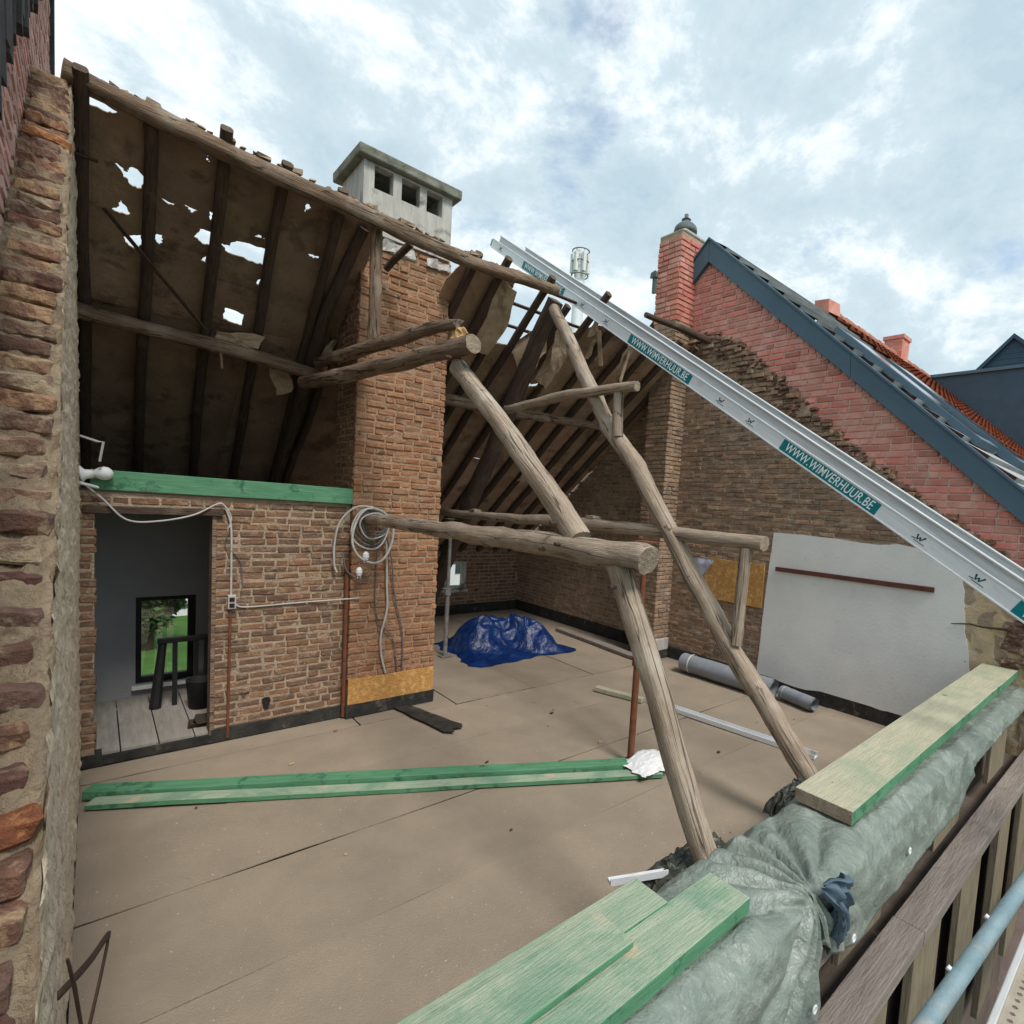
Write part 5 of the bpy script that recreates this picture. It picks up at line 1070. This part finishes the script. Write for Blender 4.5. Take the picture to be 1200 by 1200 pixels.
cable('hanging_cable', [(2.06, 5.26, 1.94), (2.11, 5.30, 1.70), (2.14, 5.33, 1.30), (2.15, 5.33, 1.05), (2.10, 5.33, 0.80), (2.11, 5.33, 0.60), (2.16, 5.33, 0.40)], 0.011, 'cable', cc)
cable('hanging_cable', [(2.04, 5.26, 1.92), (2.16, 5.30, 1.60), (2.22, 5.33, 1.20), (2.32, 5.33, 0.80), (2.33, 5.33, 0.42)], 0.007, 'cable_dk', cc)
cable('hanging_cable', [(2.00, 5.26, 1.90), (2.03, 5.33, 1.50), (2.05, 5.33, 1.0), (2.22, 5.33, 0.75), (2.28, 5.33, 0.42)], 0.006, 'cable_dk', cc)
cable('hanging_cable', [(1.72, 5.34, 1.62), (1.76, 5.34, 1.45), (1.90, 5.32, 1.36), (1.98, 5.32, 1.42)], 0.008, 'cable_dk', cc)
for p in ((1.88, 5.20, 1.60), (1.83, 5.22, 1.45)):
    b = MB(); b.lathe([(0, -0.03), (0.02, -0.03), (0.03, 0.0), (0.028, 0.03), (0.012, 0.05), (0, 0.05)], p, 10); b.tube([(p[0] - 0.012, p[1], p[2] - 0.055), (p[0] - 0.012, p[1], p[2] - 0.028)], 0.004, 6); b.tube([(p[0] + 0.012, p[1], p[2] - 0.055), (p[0] + 0.012, p[1], p[2] - 0.028)], 0.004, 6); b.build('plug', 'white', cc)
b = MB(); b.tube([(1.77, 5.37, 1.55), (1.775, 5.37, 0.02)], 0.018, 8); o = b.build('rust_pipe', 'rust'); tag(o, 'rusty vertical pipe in the corner between partition and chimney', 'pipe')
b = MB(); b.tube([(-0.07, 5.3, 2.47), (0.02, 5.28, 2.44), (0.05, 5.27, 2.44), (0.03, 5.27, 2.30)], 0.008, 6); o = b.build('hooked_wire', 'cable'); tag(o, 'pale bent wire sticking out of the left wall above the green beam', 'wire')

# ================================================================== FRONT EDGE
ff = thing('timber_front_frame', 'weathered timber framing below the tarpaulin at the lower right', 'frame', (3, 0.9, 0))
b = MB(); b.box((-0.1, 0.98, -3.1), (6.4, 1.14, 0.66)); b.build('wall_core', 'frame_dark', ff)
b = MB(); b.box((-0.1, 0.80, -3.19), (6.4, 0.975, 0.12)); b.build('front_wall', 'frame_dark', ff)
plank('top_plate', (0.0, 1.05, 0.67), (6.40, 1.05, 0.67), 0.30, 0.07, 'frame_olive', ff)
plank('rail', (0.6, 0.73, 0.20), (2.93, 0.73, 0.20), 0.14, 0.07, 'frame_mauve', ff); plank('rail', (2.94, 0.73, 0.19), (6.4, 0.73, 0.19), 0.14, 0.075, 'frame_mauve', ff)
for (x0, x1, zt, zb, y, mm) in ((1.40, 1.75, 0.66, -1.2, 0.83, 'frame_mauve'), (2.38, 2.86, 0.66, 0.272, 0.84, 'frame_olive'), (3.70, 4.25, 0.66, 0.272, 0.84, 'frame_olive'), (5.05, 5.60, 0.66, 0.272, 0.84, 'frame_olive'), (1.98, 2.36, 0.60, 0.272, 0.92, 'frame_mauve')):
    b = MB(); b.box((x0, y, zb), (x1, y + 0.03, zt), jit=0.004); b.build('upright_board', mm, ff, bevel=0.003)
for (x0, x1) in ((2.30, 2.62), (2.98, 3.42), (3.85, 4.30), (4.8, 5.25), (5.7, 6.2), (1.4, 1.75)):
    b = MB(); b.box((x0, 0.70, -1.4), (x1, 0.74, 0.186), jit=0.004); b.build('upright_board', 'frame_olive', ff, bevel=0.003)
for x in (2.0, 2.88): plank('cleat', (x, 0.90, 0.40), (x + 0.38, 0.90, 0.40), 0.14, 0.06, 'frame_mauve', ff)
for (x0, x1) in ((2.88, 3.68), (4.27, 5.02)):
    b = MB(); b.box((x0, 0.93, 0.3), (x1, 0.96, 0.64)); b.build('backing_board', 'railbrown', ff)

# tarpaulin over the front edge
tp = thing('green_tarpaulin', 'wrinkled grey green tarpaulin tied over the front edge', 'tarpaulin', (2, 1, 0.7))
KN = Vector((2.03, 0.83, 0.78))
def tarp_piece(x0, x1, drop, nu, nv, name='sheet', seed=0, hem=None):
    b = MB()
    for i in range(nu + 1):
        x = x0 + (x1 - x0) * i / nu
        zb = drop(x)
        prof = [(1.32, 0.58), (1.27, 0.70), (1.22, 0.765), (1.06, 0.775), (0.90, 0.772), (0.835, 0.735), (0.80, min(0.62, 0.73)), (0.79, zb)]
        if zb > 0.6: prof = prof[:5] + [(0.845, 0.745), (0.82, (0.745 + zb) / 2), (0.81, zb)]
        ll = [0]
        for p, q in zip(prof, prof[1:]): ll.append(ll[-1] + math.dist(p, q))
        for j in range(nv + 1):
            t = ll[-1] * j / nv
            for k in range(len(prof) - 1):
                if t <= ll[k + 1] + 1e-6: a = (t - ll[k]) / (ll[k + 1] - ll[k]); break
            y = prof[k][0] * (1 - a) + prof[k + 1][0] * a; z = prof[k][1] * (1 - a) + prof[k + 1][1] * a
            p = Vector((x, y, z)); d = p - KN; r_ = d.length
            out_ = Vector((0, -0.8, 0.6)) if y < 0.9 else Vector((0, 0, 1))
            ang = math.atan2(d.z * 0.8 - d.y, d.x)
            pleat = 0.075 * (abs(math.sin(ang * 8 + 1.4 * noise.noise(p * 2.5))) - 0.5) * math.exp(-r_ * 1.5) * min(1, r_ * 7)
            wr = 0.006 * noise.noise(p * 4 + Vector((seed, 0, 0))) + 0.012 * (0.4 - abs(noise.noise(Vector((p.x * 9 + p.y * 4, p.y * 11, p.z * 9 + p.x * 3)) + Vector((seed, 3, 0))))) + 0.007 * (0.4 - abs(noise.noise(Vector((p.x * 22, p.y * 18 + p.x * 9, p.z * 18)) + Vector((3, seed, 0))))) + 0.012 * (1 - 2.5 * abs(noise.noise(Vector((p.x * 3.5, p.y * 6, p.z * 6)) + Vector((0, seed, 0))))) + 0.0
            if 0.92 < y < 1.23 and not 1.76 < x < 2.57: wr = min(wr * 0.6, 0.008); pleat *= 0.3
            p = p + out_ * (pleat + wr) + Vector((0.02 * noise.noise(p * 4 + Vector((7, 0, 0))), 0, 0))
            pull = math.exp(-(r_ / 0.16) ** 2); p = p.lerp(KN, 0.55 * pull)
            b.v.append(p[:])
    for i in range(nu):
        for j in range(nv):
            a = i * (nv + 1) + j; b.f.append((a, a + 1, a + nv + 2, a + nv + 1)); b.t.append((1, 1, 1)); b.mi.append(0)
    o = b.build(name, 'tarp', tp, True); md = o.modifiers.new('solid', 'SOLIDIFY'); md.thickness = 0.003; return o
def dropL(x): return -0.45
def dropR(x):
    pts = [(2.0, 0.62), (2.12, 0.50), (2.35, 0.42), (2.6, 0.40), (3.05, 0.46), (3.6, 0.47), (3.95, 0.46), (4.15, 0.56), (4.4, 0.64), (5.2, 0.66), (6.5, 0.66)]
    return topz(x, pts) if x < 6.5 else 0.7
tarp_piece(-0.1, 2.06, dropL, 260, 130, seed=1); tarp_piece(2.02, 6.42, dropR, 560, 80, seed=5)
def knot():
    b = MB(); nu, nv = 40, 16
    for i in range(nu + 1):
        a = 2 * math.pi * i / nu
        for j in range(nv + 1):
            t = j / nv; r_ = 0.035 + 0.14 * t
            sp = Vector((0.9 + 0.1 * math.cos(a), 0, 0)); q = KN + Vector((0.0 + 0.15 * t + 0.06 * t * math.cos(a), -0.035 - 0.05 * math.sin(math.pi * t), 0.03 + r_ * 0.8 * math.sin(a) - 0.16 * t * t))
            q += Vector((0, -1, 0.2)) * 0.018 * math.sin(a * 7 + 2 * t) * (0.4 + t) + Vector((1, 1, 1)) * 0.012 * noise.noise(q * 20); b.v.append(q[:])
    for i in range(nu):
        for j in range(nv): c = i * (nv + 1) + j; b.f.append((c, c + 1, c + nv + 2, c + nv + 1)); b.t.append((1, 1, 1)); b.mi.append(0)
    b.build('tied_corner', 'tarp_knot', tp, True, 'dark slate blue gathered corner')
knot()
for p in ((2.30, 0.775, 0.50), (1.96, 0.77, 0.40), (2.98, 0.785, 0.60)):
    b = MB(); pts = [(p[0] + 0.014 * math.cos(k * math.pi / 6), p[1] - 0.012, p[2] + 0.014 * math.sin(k * math.pi / 6)) for k in range(13)]; b.tube(pts, 0.004, 6); b.build('eyelet', 'white', tp)
# dark plastic bunched inside
def hpl(u, v): return max(0, 1 - v * v) ** 0.5 * (0.75 + 0.3 * noise.noise(Vector((u * 4, 1, 2)))) * max(0, 1 - abs(u) ** 4)
crumple('dark_plastic_sheet', 'plastic', 1.98, 1.37, 0.30, 0.09, 0.15, 2.2, 'dark crumpled plastic bunched around the foot of the nearest log leg', 'plastic sheet', 90, 30, hpl, 0.03, 0.58, 0.7)
crumple('dark_plastic_sheet', 'plastic', 2.86, 1.33, 0.22, 0.07, 0.16, 6.2, 'dark crumpled plastic tucked beside the end of the pale board', 'plastic sheet', 70, 30, hpl, 0.03, 0.62, 0.7)
b = MB(); M_ = axisM((1.56, 1.47, 0.66), (1.80, 1.36, 0.66)); 
b.box((0, -0.02, 0), (0.26, 0.02, 0.012), M=M_); b.box((0, -0.02, 0.012), (0.26, -0.015, 0.03), M=M_)
o = b.build('metal_strip', 'alu'); tag(o, 'short white metal strip on the dark plastic by the log foot', 'strip')

# boards lying on the tarpaulin
o = plank('pale_board', (2.60, 1.065, 0.792), (6.40, 1.08, 0.86), 0.285, 0.07, ['pale', 'green', 'endgrain'], mis=(0, 1, 2)); tag(o, 'long pale topped board with green edges on the tarpaulin at right', 'board')
o = plank('green_board', (-0.2, 1.17, 0.792), (1.46, 1.165, 0.792), 0.155, 0.065, ['green_pale', 'green'], mis=(0, 1, 1)); tag(o, 'pale green board at the bottom edge, the one nearer the attic floor', 'board', 'green boards on the tarpaulin')
o = plank('green_board', (-0.2, 0.995, 0.790), (1.72, 1.01, 0.790), 0.175, 0.06, ['green_pale', 'green'], mis=(0, 1, 1)); tag(o, 'pale green board at the bottom edge, the outer one reaching farther right', 'board', 'green boards on the tarpaulin')
o = plank('green_board', (-0.2, 1.10, 0.858), (1.22, 1.105, 0.858), 0.16, 0.022, ['green_pale', 'green'], mis=(0, 1, 1)); tag(o, 'thin green board lying on top of the other two at the bottom edge', 'board', 'green boards on the tarpaulin')

# scaffold
tb = thing('scaffold_tube', 'blue grey galvanised scaffold tube at the lower right corner', 'tube', (2, 0.3, 0.95))
P0, P1 = Vector((1.0, 0.356, 0.95)), Vector((4.6, 0.144, 0.95))
b = MB(); n_ = 40; b.tube([P0.lerp(P1, k / n_) for k in range(n_ + 1)], 0.024, 16); b.build('tube', 'tube', tb, True)
for x in (1.78, 2.12):
    q = P0.lerp(P1, (x - 1.0) / 3.6)
    b = MB(); b.tube([q + Vector((0, 0.02, 0.012)), q + Vector((0, 0.028, 0.016))], 0.008, 8); b.build('rivet', 'white', tb)
dk = thing('scaffold_deck', 'perforated steel scaffold platform at the bottom right corner', 'platform', (3, 0.1, -0.25))
b = MB()
xh = 2.2
hs = []
while xh < 5.2:
    for r_ in range(5): hs.append([(xh + 0.014 * math.cos(k * math.pi / 3) + (0.03 if r_ % 2 else 0), 0.36 - r_ * 0.06 + 0.014 * math.sin(k * math.pi / 3)) for k in range(6)])
    xh += 0.06
sheet(b, [(1.5, 0.0), (5.4, 0.0), (5.4, 0.40), (1.5, 0.40)], hs, lambda u, v, d: (u, v, -0.25 + d), 0.5, 0.004, 0, 1)
b.build('perforated_plate', 'deck', dk)
b = MB(); b.box((1.5, 0.401, -0.30), (5.4, 0.435, -0.235)); b.build('side_rail', 'alu_dk', dk, bevel=0.006)

# ================================================================== DEBRIS
b = MB()
for _ in range(45):
    x, y = rnd.uniform(0.0, 6.2), rnd.uniform(1.5, 5.3); q = rnd.choice((0.003, 0.004, 0.005, 0.006, 0.010)); g = rnd.choice((0.25, 0.6, 1.2, 1.5))
    b.box((x - q * 1.5, y - q, 0.008), (x + q * 1.5, y + q, 0.008 + q), (g, g * 0.95, g * 0.9), jit=q * 0.5)
o = b.build('floor_crumbs', 'mortar'); o['kind'] = 'stuff'; o['label'] = 'crumbs of mortar and wood scattered over the attic floor'
